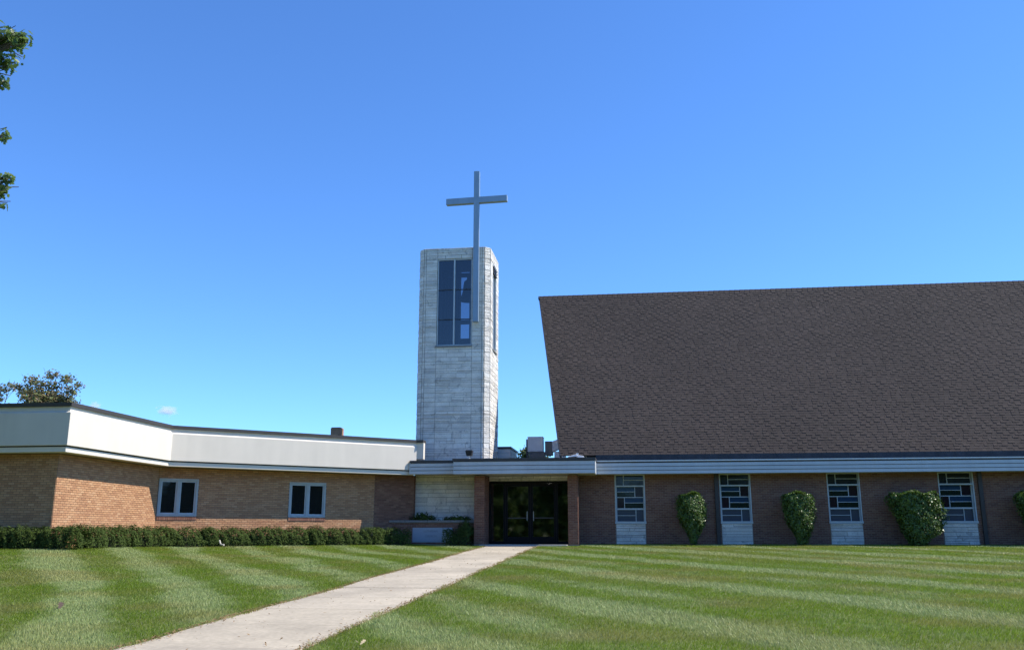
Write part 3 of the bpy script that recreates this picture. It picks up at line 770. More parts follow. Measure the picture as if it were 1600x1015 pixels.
def wing_window(a, b):
    f = MB()
    t = .075
    diag(a, a + t, wz0, wz1, -.09, .012, f); diag(b - t, b, wz0, wz1, -.09, .012, f); diag(a + t, b - t, wz1 - t, wz1, -.09, .012, f); diag(a + t, b - t, wz0, wz0 + t, -.09, .012, f)
    w = f.build('window', 'frame_white', wing)
    m = (a + b) / 2; f = MB(); diag(m - .055, m + .055, wz0 + t, wz1 - t, -.09, .008, f); f.build('mullion', 'frame_white', w)
    for (p, q) in ((a + t, m - .055), (m + .055, b - t)):
        s = .045; f = MB()
        diag(p, p + s, wz0 + t, wz1 - t, -.08, -.03, f); diag(q - s, q, wz0 + t, wz1 - t, -.08, -.03, f); diag(p + s, q - s, wz1 - t - s, wz1 - t, -.08, -.03, f); diag(p + s, q - s, wz0 + t, wz0 + t + s, -.08, -.03, f)
        f.build('sash', 'frame_grey', w)
        f = MB(); diag(p + s, q - s, wz0 + t + s, wz1 - t - s, -.065, -.05, f); f.build('pane', 'g_dark', w)
    n = int((b - a) / .075); st = (b - a) / n
    f0 = None
    for i in range(n):
        f = MB(); diag(a + i * st + .005, a + (i + 1) * st - .005, wz0 - .135, wz0 - .004, -.1, .028, f)
        f.build('sill_brick', 'brick_brown', w)
    f = MB(); diag(a, b, wz0 - .14, wz0 - .002, -.1, .015, f); f.build('sill_mortar', 'mortar', w)
for a, b in WW: wing_window(a, b)
# chimney on the wing roof
ch = MB().box(-7.52, -7.06, 2.0, 2.42, 3.9, 5.0); cho = ch.build('chimney', 'mortar_red', wing)
P = Pieces()
for k in range(16):
    z = 3.95 + k * BH; o = (k % 2) * .1
    for (a, b) in ((-7.53, -7.33 - o * .5), (-7.33 - o * .5, -7.13 - o * .5), (-7.13 - o * .5, -7.05)):
        if b - a > .04: P.add(((a + b) / 2, 2.0, z + BH / 2), (1, 0), b - a - J, BH - J, .012)
    for (a, b) in ((2.0, 2.2 + o), (2.2 + o, 2.42)): P.add((-7.06, (a + b) / 2, z + BH / 2), (0, 1), b - a - J, BH - J, .012)
P.build('brick', 'brick_tan', cho, 80, None, 'brickwork')
MB().box(-7.50, -7.08, 1.985, 2.40, 5.003, 5.06).build('chimney_cap', 'brick_brown', cho, bevel=.02)

# ------------------------------------------------------------------ planter with name stone
planter = thing('planter', 'raised brick planter with stone cap and pale granite name stone', 'planter', -2.3, -.5, 0)
MB().box(-4.2, -.40, -.93, .0, -.1, .84).build('wall', 'mortar_red', planter)
P = Pieces(); lay_bricks(P, (-4.2, -.93), (1, 0), 3.8, .0, .83, [(4.2 - 2.94, 4.2 - 1.30, .05, .64)])
P.build('brick', 'brick_brown', planter, 200, (BW - J, BH - J), 'brickwork')
for i in range(4):
    a = -4.24 + i * .96; MB().box(a, a + .95, -.99, -.68, .835, .925).build('cap_stone', 'capstone', planter, bevel=.01)
MB().box(-4.1, -.42, -.69, .0, .80, .87).build('soil', 'bark', planter)
pq = MB().box(-2.935, -1.305, -.955, -.90, .065, .635).build('name_stone', 'granite', planter, bevel=.006)
def lettering(txt, x, z, size, parent, y):
    c = bpy.data.curves.new('lettering', 'FONT'); c.body = txt; c.size = size; c.extrude = .002; c.align_x = 'CENTER'
    o = bpy.data.objects.new('lettering', c); COL.objects.link(o); c.materials.append(M['letter']); o.parent = parent
    r = root_of(parent); o.location = (x - r['ou'], y - r['ov'], z - r['oz']); o.rotation_euler = (R(90), 0, 0)
    dg = bpy.context.evaluated_depsgraph_get(); me = bpy.data.meshes.new_from_object(o.evaluated_get(dg))
    t = bpy.data.objects.new('lettering', me); COL.objects.link(t); t.parent = parent; t.location = o.location; t.rotation_euler = o.rotation_euler
    bpy.data.objects.remove(o); t.name = 'lettering'
    return t
lettering('LUTHERAN', -2.19, .46, .115, pq, -.957)
lettering('CHURCH', -2.19, .27, .115, pq, -.957)

# ------------------------------------------------------------------ things on the roofs
pent = thing('roof_monitor', 'small cream sided roof box standing just right of the tower', 'roof box', .2, 3.6, 3.2)
for i in range(5):
    MB().box(-.2, .5, 3.0 - .012, 3.05, 3.2 + i * .18, 3.2 + i * .18 + .172).build('siding_board', 'siding_warm', pent)
    MB().box(.47, .512, 3.05, 5.4, 3.2 + i * .18, 3.2 + i * .18 + .172).build('siding_board', 'siding', pent)
MB().box(-.2, .47, 3.05, 5.4, 3.15, 4.1).build('body', 'siding_warm', pent)
MB().box(-.24, .55, 2.95, 5.45, 4.1, 4.19).build('roof_cap', 'cap', pent)
hv = thing('rooftop_unit', 'pale grey ventilation box raised on posts above the porch roof', 'ventilation unit', 1.5, 4.4, 3.2)
MB().box(1.18, 1.88, 4.0, 4.6, 4.04, 4.70).build('cabinet', 'hvac', hv, bevel=.02)
MB().box(1.17, 1.89, 3.99, 4.61, 4.70, 4.725).build('lid', 'hvac', hv, bevel=.006)
MB().box(1.25, 1.95, 4.05, 4.7, 3.78, 4.04).build('plenum', 'hvac_dark', hv)
for x, y in ((1.14, 4.05), (1.14, 4.55), (1.92, 4.62)): MB().box(x - .03, x + .03, y - .03, y + .03, 3.15, 4.62 if x < 1.2 else 4.04).build('post', 'dark_steel', hv)
MB().box(1.97, 2.3, 4.1, 4.7, 3.9, 4.52).build('duct', 'hvac_dark', hv, bevel=.01)
MB().add([(2.3, 4.12, 4.05), (2.75, 4.12, 4.25), (2.75, 4.12, 4.68), (2.3, 4.12, 4.51), (2.3, 4.68, 4.05), (2.75, 4.68, 4.25), (2.75, 4.68, 4.68), (2.3, 4.68, 4.51)], [(0, 1, 2, 3), (3, 2, 6, 7), (0, 4, 5, 1), (4, 7, 6, 5), (0, 3, 7, 4), (1, 5, 6, 2)]).build('duct', 'hvac', hv)
MB().box(2.4, 2.9, 4.05, 4.6, 3.72, 4.04).build('duct', 'hvac', hv, bevel=.01)
MB().box(1.3, 3.2, 3.9, 4.7, 3.15, 3.66).build('curb', 'hvac_dark', hv)
fl1 = thing('floodlight', 'small black floodlight tilted up at the tower foot', 'floodlight', -.565, -1.5, 3.285)
MB().add([(-.66, -1.6, 3.43), (-.47, -1.6, 3.43), (-.46, -1.34, 3.43), (-.67, -1.34, 3.43), (-.71, -1.62, 3.62), (-.42, -1.62, 3.62), (-.42, -1.36, 3.64), (-.71, -1.36, 3.64)], BOXF).build('housing', 'black_lamp', fl1, bevel=.012)
MB().box(-.69, -.44, -1.60, -1.38, 3.641, 3.655).build('lens', 'g_grey', fl1)
MB().box(-.585, -.545, -1.50, -1.46, 3.33, 3.43).build('bracket', 'white_lamp', fl1)
MB().lathe((-.565, -1.48, 3.285), [(.10, 0), (.10, .03), (.05, .05), (0, .05)], 14).build('base', 'white_lamp', fl1)
fl2 = thing('floodlight', 'low white floodlight lying on the porch roof beside the shingles', 'floodlight', 3.75, -1.5, 3.285)
MB().add([(3.38, -1.62, 3.33), (3.75, -1.62, 3.35), (3.75, -1.42, 3.35), (3.38, -1.42, 3.33), (3.42, -1.60, 3.365), (3.75, -1.60, 3.455), (3.75, -1.44, 3.455), (3.42, -1.44, 3.365)], BOXF).build('housing', 'white_lamp', fl2, bevel=.01)
MB().add([(3.76, -1.60, 3.32), (4.03, -1.60, 3.31), (4.03, -1.46, 3.31), (3.76, -1.46, 3.32), (3.76, -1.58, 3.42), (4.00, -1.58, 3.375), (4.00, -1.48, 3.375), (3.76, -1.48, 3.42)], BOXF).build('arm', 'white_lamp', fl2, bevel=.008)
MB().box(3.72, 3.80, -1.56, -1.48, 3.285, 3.49).build('bracket', 'white_lamp', fl2)

# ------------------------------------------------------------------ planting
def hedge(name, label, pts, wid, h, seed, n_per_m=3400, parent_z=0.0):
    """clipped yew: needle sprays over a lumpy rounded box that follows a line"""
    u0, v0 = pts[0]; t = thing(name, label, 'hedge', u0, v0, 0)
    g = np.random.default_rng(seed); V = []; F = []; off = 0; core = MB()
    segs = [(Vector(a), Vector(b)) for a, b in zip(pts, pts[1:])]
    tot = 0
    for a, b in segs:
        L = (b - a).length; d = (b - a) / L; nn = Vector((d.y, -d.x)); n = int(L * n_per_m)
        s = g.uniform(-.2, L + .2, n); th = g.uniform(-.15, math.pi + .15, n); rr = 1 - np.abs(g.normal(0, .16, n))
        ph = tot + s + .5
        lump = .80 + .34 * np.abs(np.sin(ph * math.pi / 1.0 + .8 * np.sin(ph * 1.7))) ** .6 + .10 * np.sin(ph * 11.1 + 3 * th + 2 * np.sin(ph * 4)) + .08 * np.sin(ph * 23 + 6 * th)
        y = np.sign(np.cos(th)) * np.abs(np.cos(th)) ** .55 * wid / 2 * rr * lump
        z = np.abs(np.sin(th)) ** .55 * h * rr * (lump * .75 + .25)
        uu = a.x + d.x * s + nn.x * y; vv = a.y + d.y * s + nn.y * y
        zz = ground(uu, vv) + z
        N = np.stack([nn.x * np.cos(th), nn.y * np.cos(th), np.sin(th) + .35], 1)
        Pn = np.stack([uu, vv, zz], 1) - np.array([u0, v0, 0])
        vv_, ff = leaves(Pn, N + 0, .075, .36, .34, seed + 1)
        V.append(vv_); F.append(ff + off); off += len(vv_)
        ks = max(2, int(L / .4)); 
        for k in range(ks):
            if ks > 3 and ((k < 2 and tot == 0) or (k == ks - 1 and b == segs[-1][1])): continue
            p = a + d * (L * (k + .5) / ks); zg = float(ground(p.x, p.y))
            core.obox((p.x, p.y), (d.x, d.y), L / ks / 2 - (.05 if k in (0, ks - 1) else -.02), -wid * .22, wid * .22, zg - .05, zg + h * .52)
        tot += L
    link('foliage', npmesh('foliage', np.concatenate(V), np.concatenate(F)), 'leaf_yew', t)
    core.build('light_block_core', 'leaf_core', t)  # solid dark lump added to block light through the hedge
    return t
hedge('clipped_hedge', 'low dark yew hedge along the shaded end of the left wing', [(-19, -12.95), (-14, -12.98), (-9.75, -12.95)], .85, .57, 31)
hedge('clipped_hedge', 'long low clipped yew hedge under the two wing windows', [(-10.0, -13.0), (-10.02, -10), (-9.95, -7.6), (-9.0, -6.45), (-6.0, -3.9), (-4.0, -2.1), (-3.05, -1.75)], .85, .57, 33)
hedge('yew_bush', 'dark shaded yew bush between name stone and brick pier', [(-1.35, -1.42), (-.62, -1.42)], .8, .60, 35)
g = np.random.default_rng(5)
def mound(name, label, cat, u, v, z, ru, rv, rz, n, m, size, seed, aspect=.5):
    t = thing(name, label, cat, u, v, z); g = np.random.default_rng(seed)
    d = g.normal(0, 1, (n, 3)); d /= np.linalg.norm(d, axis=1)[:, None]; d[:, 2] = np.abs(d[:, 2])
    r = g.uniform(.55, 1.0, n) * (1 + .22 * np.sin(d[:, 0] * 7 + seed) * np.cos(d[:, 1] * 6 + d[:, 2] * 5))
    Pn = d * r[:, None] * np.array([ru, rv, rz]); vv_, ff = leaves(Pn, d, size, .6, aspect, seed)
    link('foliage', npmesh('foliage', vv_, ff), m, t)
    st = MB()
    for k in range(7):
        a = k * .9; st.tube([(u, v, z - .05), (u + ru * .45 * math.cos(a), v + rv * .45 * math.sin(a), z + rz * .6)], [.014, .006], 5)
    st.build('stem', 'twig', t)
    return t
mound('planter_shrub', 'leafy low shrub in the planter at the foot of the stone wall', 'shrub', -2.62, -.55, .86, .62, .28, .36, 900, 'leaf_yew', .09, 41)
mound('planter_shrub', 'dark trailing plant spilling over the planter cap beside the pier', 'shrub', -1.15, -.62, .86, .85, .38, .24, 900, 'leaf_yew', .09, 43)
mound('planter_shrub', 'tall dark yew tuft hiding the right end of the planter', 'shrub', -.75, -1.15, .35, .42, .3, .62, 1400, 'leaf_yew', .08, 45, .32)

def vase_shrub(label, u, v, prof, seed, lean=0, n=4200, group=None):
    """clipped flat-topped shrub: leaves over a lathe-like outline prof = [(z, half width left, half width right)], stems inside"""
    t = thing('vase_shrub', label, 'shrub', u, v, 0, group='clipped vase shaped shrubs along the hall wall')
    g = np.random.default_rng(seed); zs = np.array([p[0] for p in prof]); la = np.array([p[1] for p in prof]); ra = np.array([p[2] for p in prof])
    zmax = zs[-1]; zg = float(ground(u, v))
    w = np.interp(np.linspace(zs[0], zmax, 200), zs, la + ra); cdf = np.cumsum(w); cdf /= cdf[-1]
    z = np.interp(g.random(n), cdf, np.linspace(zs[0], zmax, 200))
    th = g.uniform(0, 2 * math.pi, n); L = np.interp(z, zs, la); Rr = np.interp(z, zs, ra)
    dep = np.minimum(.62, (L + Rr) / 2)
    x = np.where(np.cos(th) > 0, Rr, L) * np.cos(th); y = dep * np.sin(th)
    rr = 1 - np.abs(g.normal(0, .2, n)); rr = np.clip(rr, .2, 1.0) * (1 + .07 * np.sin(5 * th + z * 6 + seed) + .06 * np.sin(9 * th - z * 11) + .05 * np.sin(17 * th + z * 21)) + np.where(g.random(n) < .06, g.uniform(0, .14, n), 0)
    N = np.stack([np.cos(th), np.sin(th), np.full(n, .25)], 1); Pn = np.stack([x * rr, y * rr, z], 1)
    m = int(n * .22); a2 = g.uniform(0, 2 * math.pi, m); r2 = np.sqrt(g.random(m))
    tx = np.where(np.cos(a2) > 0, ra[-1], la[-1]) * np.cos(a2) * r2; ty = min(.62, (la[-1] + ra[-1]) / 2) * np.sin(a2) * r2
    Pt = np.stack([tx, ty, zmax + .06 * np.sin(tx * 7 + seed) + g.normal(0, .03, m)], 1)
    Pn = np.concatenate([Pn, Pt]); N = np.concatenate([N, np.tile([0, 0, 1.0], (m, 1))])
    vv_, ff = leaves(Pn, N, .074, .42, .62, seed + 3); vv_[:, 2] += zg
    link('foliage', npmesh('foliage', vv_, ff), 'leaf_shrub', t)
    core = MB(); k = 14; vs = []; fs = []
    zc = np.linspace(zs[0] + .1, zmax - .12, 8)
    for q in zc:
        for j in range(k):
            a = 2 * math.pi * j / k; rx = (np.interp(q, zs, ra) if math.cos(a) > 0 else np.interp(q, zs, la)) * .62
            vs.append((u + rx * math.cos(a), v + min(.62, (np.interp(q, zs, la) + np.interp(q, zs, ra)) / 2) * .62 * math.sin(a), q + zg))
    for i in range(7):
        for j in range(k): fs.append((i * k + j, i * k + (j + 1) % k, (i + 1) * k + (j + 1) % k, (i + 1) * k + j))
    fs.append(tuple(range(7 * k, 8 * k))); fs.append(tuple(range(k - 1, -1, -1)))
    core.add(vs, fs).build('light_block_core', 'leaf_core', t)  # closed dark fill, added so no light passes between the leaves
    st = MB()
    for q in range(7):
        a = q * .9 + seed; st.tube([(u + .07 * math.cos(a), v + .07 * math.sin(a), zg - .05), (u + lean + .13 * math.cos(a), v + .13 * math.sin(a), zg + .5), (u + .3 * math.cos(a), v + .3 * math.sin(a), zg + 1.3)], [.022, .018, .01], 6)
    st.build('stem', 'twig', t)
    return t
vase_shrub('narrow vase shaped shrub with a bare left side between first two windows', 8.12, -.85, [(.03, .10, .14), (.25, .14, .22), (.5, .24, .36), (.75, .40, .50), (1.05, .54, .57), (1.5, .58, .56), (1.75, .55, .48), (1.90, .46, .38)], 51, n=7800)
vase_shrub('flat topped shrub of middle width between second and third windows', 12.15, -.85, [(.03, .08, .26), (.25, .14, .36), (.5, .26, .48), (.75, .42, .56), (1.1, .54, .60), (1.55, .58, .62), (1.78, .58, .60), (1.90, .52, .54)], 52, n=8800)
vase_shrub('widest square topped shrub in front of the last window', 16.45, -.85, [(.03, .34, .26), (.25, .42, .52), (.5, .52, .88), (.95, .70, 1.02), (1.2, .84, 1.03), (1.55, .96, 1.0), (1.78, 1.0, .92), (1.90, .90, .8)], 53, n=13500)
vase_shrub('shrub half cut off by the right edge of the picture', 20.85, -.85, [(.03, .25, .3), (.3, .34, .5), (.6, .46, .7), (.95, .60, .8), (1.2, .68, .8), (1.55, .78, .8), (1.78, .84, .8), (1.90, .74, .7)], 54, n=9500)

# ------------------------------------------------------------------ trees
def tree(name, label, X, Y, zb, h, clumps, m, lsize, per, seed, trunk_r=.22, lobes=False, spread=.8, twigs=True, group=None):
    t = thing(name, label, 'tree', X, Y, zb, world=True, group=group); g = np.random.default_rng(seed)
    tr = MB(); top = Vector((X, Y, zb + h * .62))
    fork = Vector((X, Y, zb + h * .38))
    tr.tube([(X, Y, zb - .2), (X + .03 * h * .1, Y, zb + h * .2), fork, top], [trunk_r * 1.25, trunk_r, trunk_r * .8, trunk_r * .3], 10)
    tr.build('trunk', 'bark', t, True)
    lb = MB(); Ps = []; Ns = []
    for (x, y, z, r) in clumps:
        c = Vector((x, y, z)); s = fork.lerp(top, float(g.random()) * .7)
        mid = s.lerp(c, .5) + Vector((g.normal(0, .1), g.normal(0, .1), .12 * (c - s).length))
        lb.tube([s, mid, c], [trunk_r * .32, trunk_r * .2, trunk_r * .06], 6)
        for q in range(5 if twigs else 2):
            e = c + Vector(g.normal(0, r * .55, 3)); lb.tube([mid.lerp(c, .6 + .08 * q), e], [trunk_r * .06, .008], 4)
        nn = int(per * (r / spread) ** 2); d = g.normal(0, 1, (nn, 3)); d /= np.linalg.norm(d, axis=1)[:, None]
        rad = r * np.clip(np.abs(g.normal(.72, .25, nn)), .1, 1.25)[:, None] * (1 + .3 * np.sin(d * 5 + seed).sum(1) / 3)[:, None]
        Ps.append(np.array([x, y, z]) + d * rad * np.array([1, 1, .75]) - np.array([X, Y, zb])); Ns.append(d + np.array([0, 0, .5]))
    lb.build('limbs', 'bark', t)
    vv_, ff = leaves(np.concatenate(Ps), np.concatenate(Ns), lsize, .8, .6, seed, lobes)
    link('crown', npmesh('crown', vv_, ff), m, t)
    return t
g = np.random.default_rng(77)
# near oak, left of the frame; only the tips of its boughs reach in
cl = [(-19.6 + 5.2 * math.cos(a) * r, 18 + 5.2 * math.sin(a) * r, z, 1.4) for a, r, z in zip(g.uniform(0, 6.28, 64), g.uniform(.2, 1.0, 64), g.uniform(4.0, 13.5, 64))]
cl += [(-10.80, 17, 10.55, .42), (-10.50, 17.0, 10.60, .27), (-10.28, 16.9, 10.42, .20), (-10.60, 17.0, 10.1, .26), (-10.25, 17.0, 10.58, .16), (-10.50, 17.0, 9.95, .15), (-10.70, 17.0, 9.62, .2),
       (-10.52, 17.0, 9.55, .12), (-10.44, 17.05, 8.4, .15), (-10.22, 17, 7.45, .17), (-10.30, 17, 7.15, .16), (-10.28, 17, 6.85, .11), (-10.25, 17, 7.3, .14)]
tree('oak_tree', 'green oak whose leafy bough tips reach in at the upper left edge', -19.6, 18, -.6, 13, cl, 'leaf_oak', .16, 560, 61, .3, True)
def crown(X, Y, z0, z1, r, n, cr, g):
    out = []
    for _ in range(n):
        a = g.uniform(0, 6.28); f = g.uniform(0, 1); z = z0 + (z1 - z0) * f; rr = r * math.sqrt(max(.05, 1 - (2 * f - 1) ** 2)) * math.sqrt(g.random())
        out.append((X + rr * math.cos(a), Y + rr * math.sin(a), z, cr * g.uniform(.7, 1.25)))
    return out
g = np.random.default_rng(12)
cl = crown(-31.4, 60, 4.5, 9.4, 2.2, 26, .7, g) + [(-32.5, 60, 10.3, .66), (-33.0, 60.5, 9.7, .55), (-31.9, 60, 9.6, .6), (-31.2, 60, 10.75, .48), (-31.0, 60, 10.0, .55), (-30.2, 60, 10.5, .55), (-29.8, 60, 9.7, .55), (-29.3, 60, 10.15, .32), (-29.9, 60, 9.0, .55), (-33.4, 60, 10.0, .3), (-31.6, 59.5, 10.1, .4)]
tree('maple_tree', 'sparse tree with browning leaves rising behind the left wing', -31.4, 60, 0, 10, cl, 'leaf_autumn', .20, 340, 62, .2)
cl = crown(-38.5, 66, 5.5, 10.4, 2.4, 22, .7, g) + [(-36.2, 66, 10.6, .55), (-37.3, 66, 11.0, .5), (-35.6, 66, 10.1, .5), (-38.0, 66, 10.7, .6)]
tree('maple_tree', 'thinner low tree at the far left edge behind the wing roof', -38.5, 66, 0, 10, cl, 'leaf_autumn', .21, 240, 63, .2)
cl = crown(1.4, 75, 3, 6.9, 1.7, 22, .7, g)
tree('far_tree', 'small sunlit tree showing between tower and steep roof', 1.4, 75, 0, 6.6, cl, 'leaf_far', .26, 300, 64, .16)
# trees along the street behind the viewer, seen mirrored in the doors and windows
for i, (X, Y, h) in enumerate(((-9, -26, 11), (2, -32, 13), (13, -27, 12), (24, -31, 12), (-20, -30, 12))):
    cl = crown(X, Y, 2.6, h, 4.6, 22, 1.7, g)
    tree('street_tree', 'broad street tree mirrored in the dark glass doors', X, Y, -1.1, h, cl, 'leaf_oak', .5, 260, 70 + i, .3, group='street trees behind the viewer')

# the wooded far side of the street: one leafy mass, only ever seen as a reflection
g = np.random.default_rng(99); k = 46000
an = R(200) + R(140) * g.random(k); rad = 78 + 10 * g.random(k); hh = 15 * (.72 + .28 * np.sin(an * 23 + 2 * np.sin(an * 9)))
P_ = np.stack([rad * np.cos(an), 20 + rad * np.sin(an), -1 + hh * g.random(k)], 1)
vv_, ff = leaves(P_, np.stack([-np.cos(an), -np.sin(an), .4 + 0 * an], 1), 1.3, .6, .7, 98)
tl_ = link('treeline', npmesh('treeline', vv_, ff), 'leaf_oak'); tag(tl_, 'wooded far side of the street, one leafy mass', kind='stuff')

# ------------------------------------------------------------------ grass
def pnoise(x, y, s, seed):
    g = np.random.default_rng(seed); T = g.random((64, 64)); x = x / s; y = y / s
    xi = np.floor(x).astype(int); yi = np.floor(y).astype(int); fx = x - xi; fy = y - yi
    fx = fx * fx * (3 - 2 * fx); fy = fy * fy * (3 - 2 * fy); a = lambda i, j: T[(xi + i) % 64, (yi + j) % 64]
    return (a(0, 0) * (1 - fx) + a(1, 0) * fx) * (1 - fy) + (a(0, 1) * (1 - fx) + a(1, 1) * fx) * fy
NG = 1050000
g = np.random.default_rng(3)
a = .72; y0, y1 = 8.0, 39.5
Y = (y0 ** a + (y1 ** a - y0 ** a) * g.random(NG)) ** (1 / a)
X = g.uniform(-1, 1, NG) * (.63 * Y + 2.6)
c_, s_ = math.cos(BROT), math.sin(BROT)
dx, dy = X - ORG.x, Y - ORG.y; u = c_ * dx + s_ * dy; v = -s_ * dx + c_ * dy
e1 = .22 + path_edge(u, v, 0) + .02; e2 = 2.22 + path_edge(u, v, 2) - .02
onpath = (u > e1 + g.normal(0, .02, NG)) & (u < e2 + g.normal(0, .02, NG))
wall = (v > -.04 - .3 * ((u > -.5) & (u < 3.8)) * 6) & (u > -2.9)
inside = (v > -1.0) & (u <= -.4)
sd_ = (u - WBc[0]) * tw.y - (v - WBc[1]) * tw.x          # >0 on the lawn side of the angled wall
inside |= (u < -10.8) & (v > -12.55)
inside |= (u > -10.9) & (u < -2.9) & (sd_ < .05) 
keep = ~(onpath | wall | inside)
X, Y, u, v = X[keep], Y[keep], u[keep], v[keep]; n = len(X)
edge = np.minimum(np.abs(u - .22), np.abs(u - 2.22)); edge = np.where(v < -1.9, edge, 9)
Z = ground(u, v) - .025
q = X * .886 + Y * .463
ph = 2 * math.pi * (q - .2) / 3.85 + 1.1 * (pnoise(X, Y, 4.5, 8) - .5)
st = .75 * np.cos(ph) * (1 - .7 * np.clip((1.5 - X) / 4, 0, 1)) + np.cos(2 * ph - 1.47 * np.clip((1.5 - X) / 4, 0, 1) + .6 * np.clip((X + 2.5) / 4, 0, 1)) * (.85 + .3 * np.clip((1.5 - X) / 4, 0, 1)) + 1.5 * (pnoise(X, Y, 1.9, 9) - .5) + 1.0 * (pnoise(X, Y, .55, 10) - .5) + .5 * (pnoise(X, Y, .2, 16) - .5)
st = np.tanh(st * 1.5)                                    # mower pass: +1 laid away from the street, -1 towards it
H = g.uniform(.028, .048, n) * (1 + .25 * (pnoise(X, Y, .35, 4) - .5)) * np.where(edge < .12, 1.2, 1)
lean = np.clip(.55 * st[:, None] + .0, -1, 1) * np.array([-.463, .886]) * .9 + g.normal(0, .36, (n, 2))
w = .0034 * (Y / 9) ** .9 * g.uniform(.7, 1.4, n)
yaw = g.uniform(0, math.pi, n); wx, wy = np.cos(yaw) * w, np.sin(yaw) * w
Pb = np.stack([X, Y, Z], 1)
tip = Pb + np.stack([lean[:, 0] * H, lean[:, 1] * H, H], 1)
V = np.stack([Pb + np.stack([wx, wy, 0 * wx], 1), Pb - np.stack([wx, wy, 0 * wx], 1), tip], 1).reshape(-1, 3)
F = np.arange(n * 3).reshape(n, 3)
gm = npmesh('grass', V, F)
# turf colour: mower-stripe light and dark painted per blade, plus natural dry patches
dry = np.clip((pnoise(X, Y, 1.1, 14) - .52) * 2.4, 0, 1) * .65 + np.clip((pnoise(X, Y, 3.3, 15) - .5) * 2, 0, 1) * .35 + np.where(edge < .14, (1 - edge / .14) * .75, 0)
dry = np.clip(dry + (g.random(n) < .07) * .6, 0, 1)
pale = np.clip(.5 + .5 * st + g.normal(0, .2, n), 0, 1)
fresh = np.array([.205, .30, .020]); stripe_light = np.array([.31, .38, .140]); dryc = np.array([.35, .31, .095])
C = fresh * (1 - pale[:, None]) + stripe_light * pale[:, None]; C = C * (1 - dry[:, None]) + dryc * dry[:, None]
C *= g.uniform(.78, 1.22, n)[:, None]
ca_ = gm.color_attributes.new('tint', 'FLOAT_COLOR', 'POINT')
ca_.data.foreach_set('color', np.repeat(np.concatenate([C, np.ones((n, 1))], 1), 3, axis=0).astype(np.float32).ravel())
m = bpy.data.materials.new('grass blade'); m.use_nodes = True
N_ = m.node_tree.nodes; L_ = m.node_tree.links; b = N_['Principled BSDF']
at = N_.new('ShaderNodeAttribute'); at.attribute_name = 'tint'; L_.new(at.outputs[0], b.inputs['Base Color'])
b.inputs['Roughness'].default_value = .5; b.inputs['Specular IOR Level'].default_value = .35
tl = N_.new('ShaderNodeBsdfTranslucent'); L_.new(at.outputs[0], tl.inputs[0])
mx = N_.new('ShaderNodeMixShader'); mx.inputs[0].default_value = .42
L_.new(b.outputs[0], mx.inputs[1]); L_.new(tl.outputs[0], mx.inputs[2]); L_.new(mx.outputs[0], N_['Material Output'].inputs[0])
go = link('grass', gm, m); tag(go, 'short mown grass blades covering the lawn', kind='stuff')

# dry clippings and crumbs of soil along the path edges
k = 5200; vv = -1.9 - 34 * g.random(k) ** .8; sidev = g.random(k) < .5
uu = np.where(sidev, .22, 2.22) + np.where(sidev, 1, -1) * np.abs(g.normal(0, .09, k)) - np.where(sidev, 1, -1) * .06
few = g.random(k) < .06; uu = np.where(few, g.uniform(.3, 2.15, k), uu)
P_ = np.stack([uu, vv, ground(1.2 + 0 * uu, vv) + .004], 1)
vv_, ff = leaves(P_, np.tile([0, 0, 1.0], (k, 1)), .045, .35, .35, 91)
lit = link('leaf_litter', npmesh('leaf_litter', vv_, ff), 'leaf_dry'); lit.location = to_world(0, 0, 0); lit.rotation_euler = (0, 0, BROT)
tag(lit, 'dry clippings and leaf crumbs lying along the path edges', kind='stuff')
def fallen(label, u, v, size, m, seed, cat='fallen leaf'):
    z = float(ground(u, v)); t = thing('fallen_leaf', label, cat, u, v, z)
    vv_, ff = leaves(np.array([[0, 0, .035]]), np.array([[.2, -.5, 1.0]]), size, .15, .6, seed, True)
    link('blade', npmesh('blade', vv_, ff), m, t); MB().tube([(u - size * .5, v, z + .03), (u - size * .8, v + .01, z + .045)], .003, 5).build('stalk', m, t)
uv = to_uv(-1.62, 10.25); fallen('pale yellow leaf on grass at the near path edge', uv[0], uv[1], .10, 'leaf_pale', 5)
uv = to_uv(-6.85, 14.2); fallen('curled brown leaf on the left lawn', uv[0], uv[1], .17, 'leaf_brown', 6)
dp = thing('drain_pipe', 'short white pipe end poking out under the hedge', 'pipe', -9.35, -6.0, 0)
uv = (-8.42, -6.55)
dp.location = to_world(uv[0], uv[1], 0); dp['ou'], dp['ov'] = uv
zg = float(ground(*uv))
MB().tube([(uv[0] - .06, uv[1] + .05, zg + .20), (uv[0], uv[1], zg + .10), (uv[0] + .05, uv[1] - .04, zg + .06), (uv[0] + .13, uv[1] - .06, zg + .05)], .028, 10).build('elbow', 'white_pipe', dp)
MB().tube([(uv[0] + .12, uv[1] - .058, zg + .05), (uv[0] + .17, uv[1] - .065, zg + .048)], .036, 10).build('collar', 'white_pipe', dp)

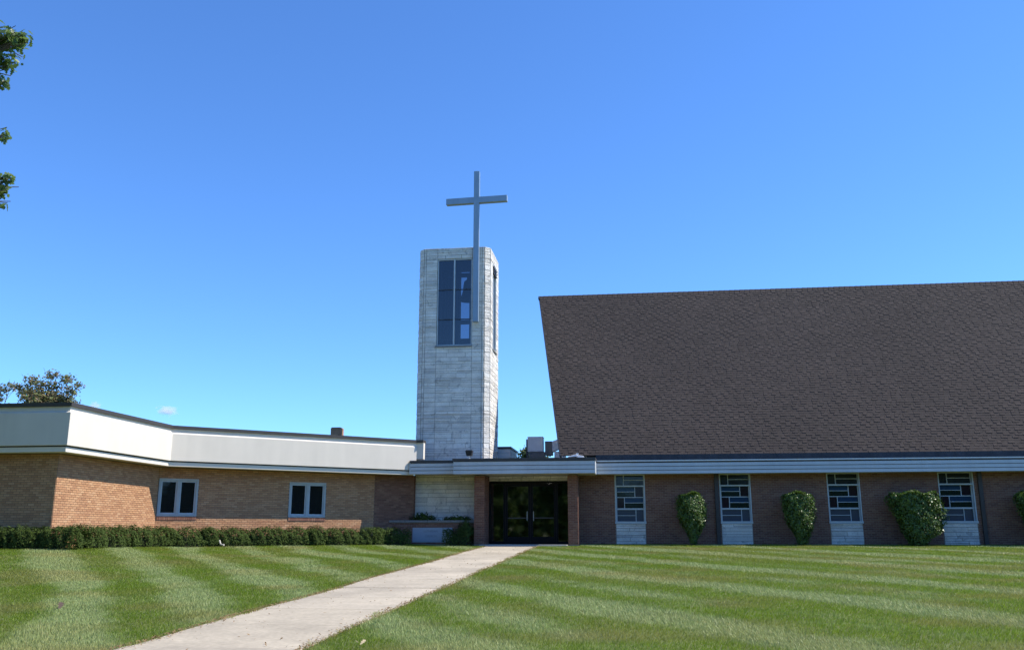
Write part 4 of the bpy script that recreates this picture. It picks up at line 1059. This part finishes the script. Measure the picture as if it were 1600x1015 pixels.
# ------------------------------------------------------------------ small fair-weather clouds
def cloud(label, X, Y, Z, rx, ry, rz, seed, dens):
    me = bpy.data.meshes.new('cloud'); bm = bmesh.new(); bmesh.ops.create_icosphere(bm, subdivisions=3, radius=1.15)
    for vtx in bm.verts: vtx.co = Vector((vtx.co.x * rx, vtx.co.y * ry, vtx.co.z * rz))
    bm.to_mesh(me); bm.free()
    m = bpy.data.materials.new('cloud vapour'); m.use_nodes = True; N = m.node_tree.nodes; L = m.node_tree.links
    N.remove(N['Principled BSDF']); pv = N.new('ShaderNodeVolumePrincipled'); pv.inputs['Color'].default_value = (1, 1, 1, 1); pv.inputs['Anisotropy'].default_value = .2
    tc = N.new('ShaderNodeTexCoord'); mp = N.new('ShaderNodeMapping'); mp.inputs['Scale'].default_value = (1 / rx, 1 / ry, 1 / rz); L.new(tc.outputs['Object'], mp.inputs[0])
    ln = N.new('ShaderNodeVectorMath'); ln.operation = 'LENGTH'; L.new(mp.outputs[0], ln.inputs[0])
    nz = N.new('ShaderNodeTexNoise'); nz.inputs['Scale'].default_value = 1.9; nz.inputs['Detail'].default_value = 4; nz.noise_dimensions = '4D'; nz.inputs['W'].default_value = seed; L.new(mp.outputs[0], nz.inputs['Vector'])
    a = N.new('ShaderNodeMath'); a.operation = 'MULTIPLY_ADD'; a.inputs[1].default_value = 2.0; L.new(nz.outputs[0], a.inputs[0])
    s_ = N.new('ShaderNodeMath'); s_.operation = 'MULTIPLY_ADD'; s_.inputs[1].default_value = -1.0; s_.inputs[2].default_value = -.25; L.new(ln.outputs['Value'], s_.inputs[0]); L.new(s_.outputs[0], a.inputs[2])
    cl_ = N.new('ShaderNodeMath'); cl_.operation = 'MAXIMUM'; cl_.inputs[1].default_value = 0; L.new(a.outputs[0], cl_.inputs[0])
    d = N.new('ShaderNodeMath'); d.operation = 'MULTIPLY'; d.inputs[1].default_value = dens; L.new(cl_.outputs[0], d.inputs[0]); L.new(d.outputs[0], pv.inputs['Density'])
    L.new(pv.outputs[0], N['Material Output'].inputs['Volume'])
    o = link('cloud', me, m); o.location = (X, Y, Z); tag(o, label, 'cloud')
cloud('small white puff of cloud above the wing roof', -579, 1500, 197, 22, 16, 11, 3.1, .22)
cloud('faint wisp of cloud behind the wing roof corner', -702, 1500, 205, 14, 12, 9, 8.4, .2)
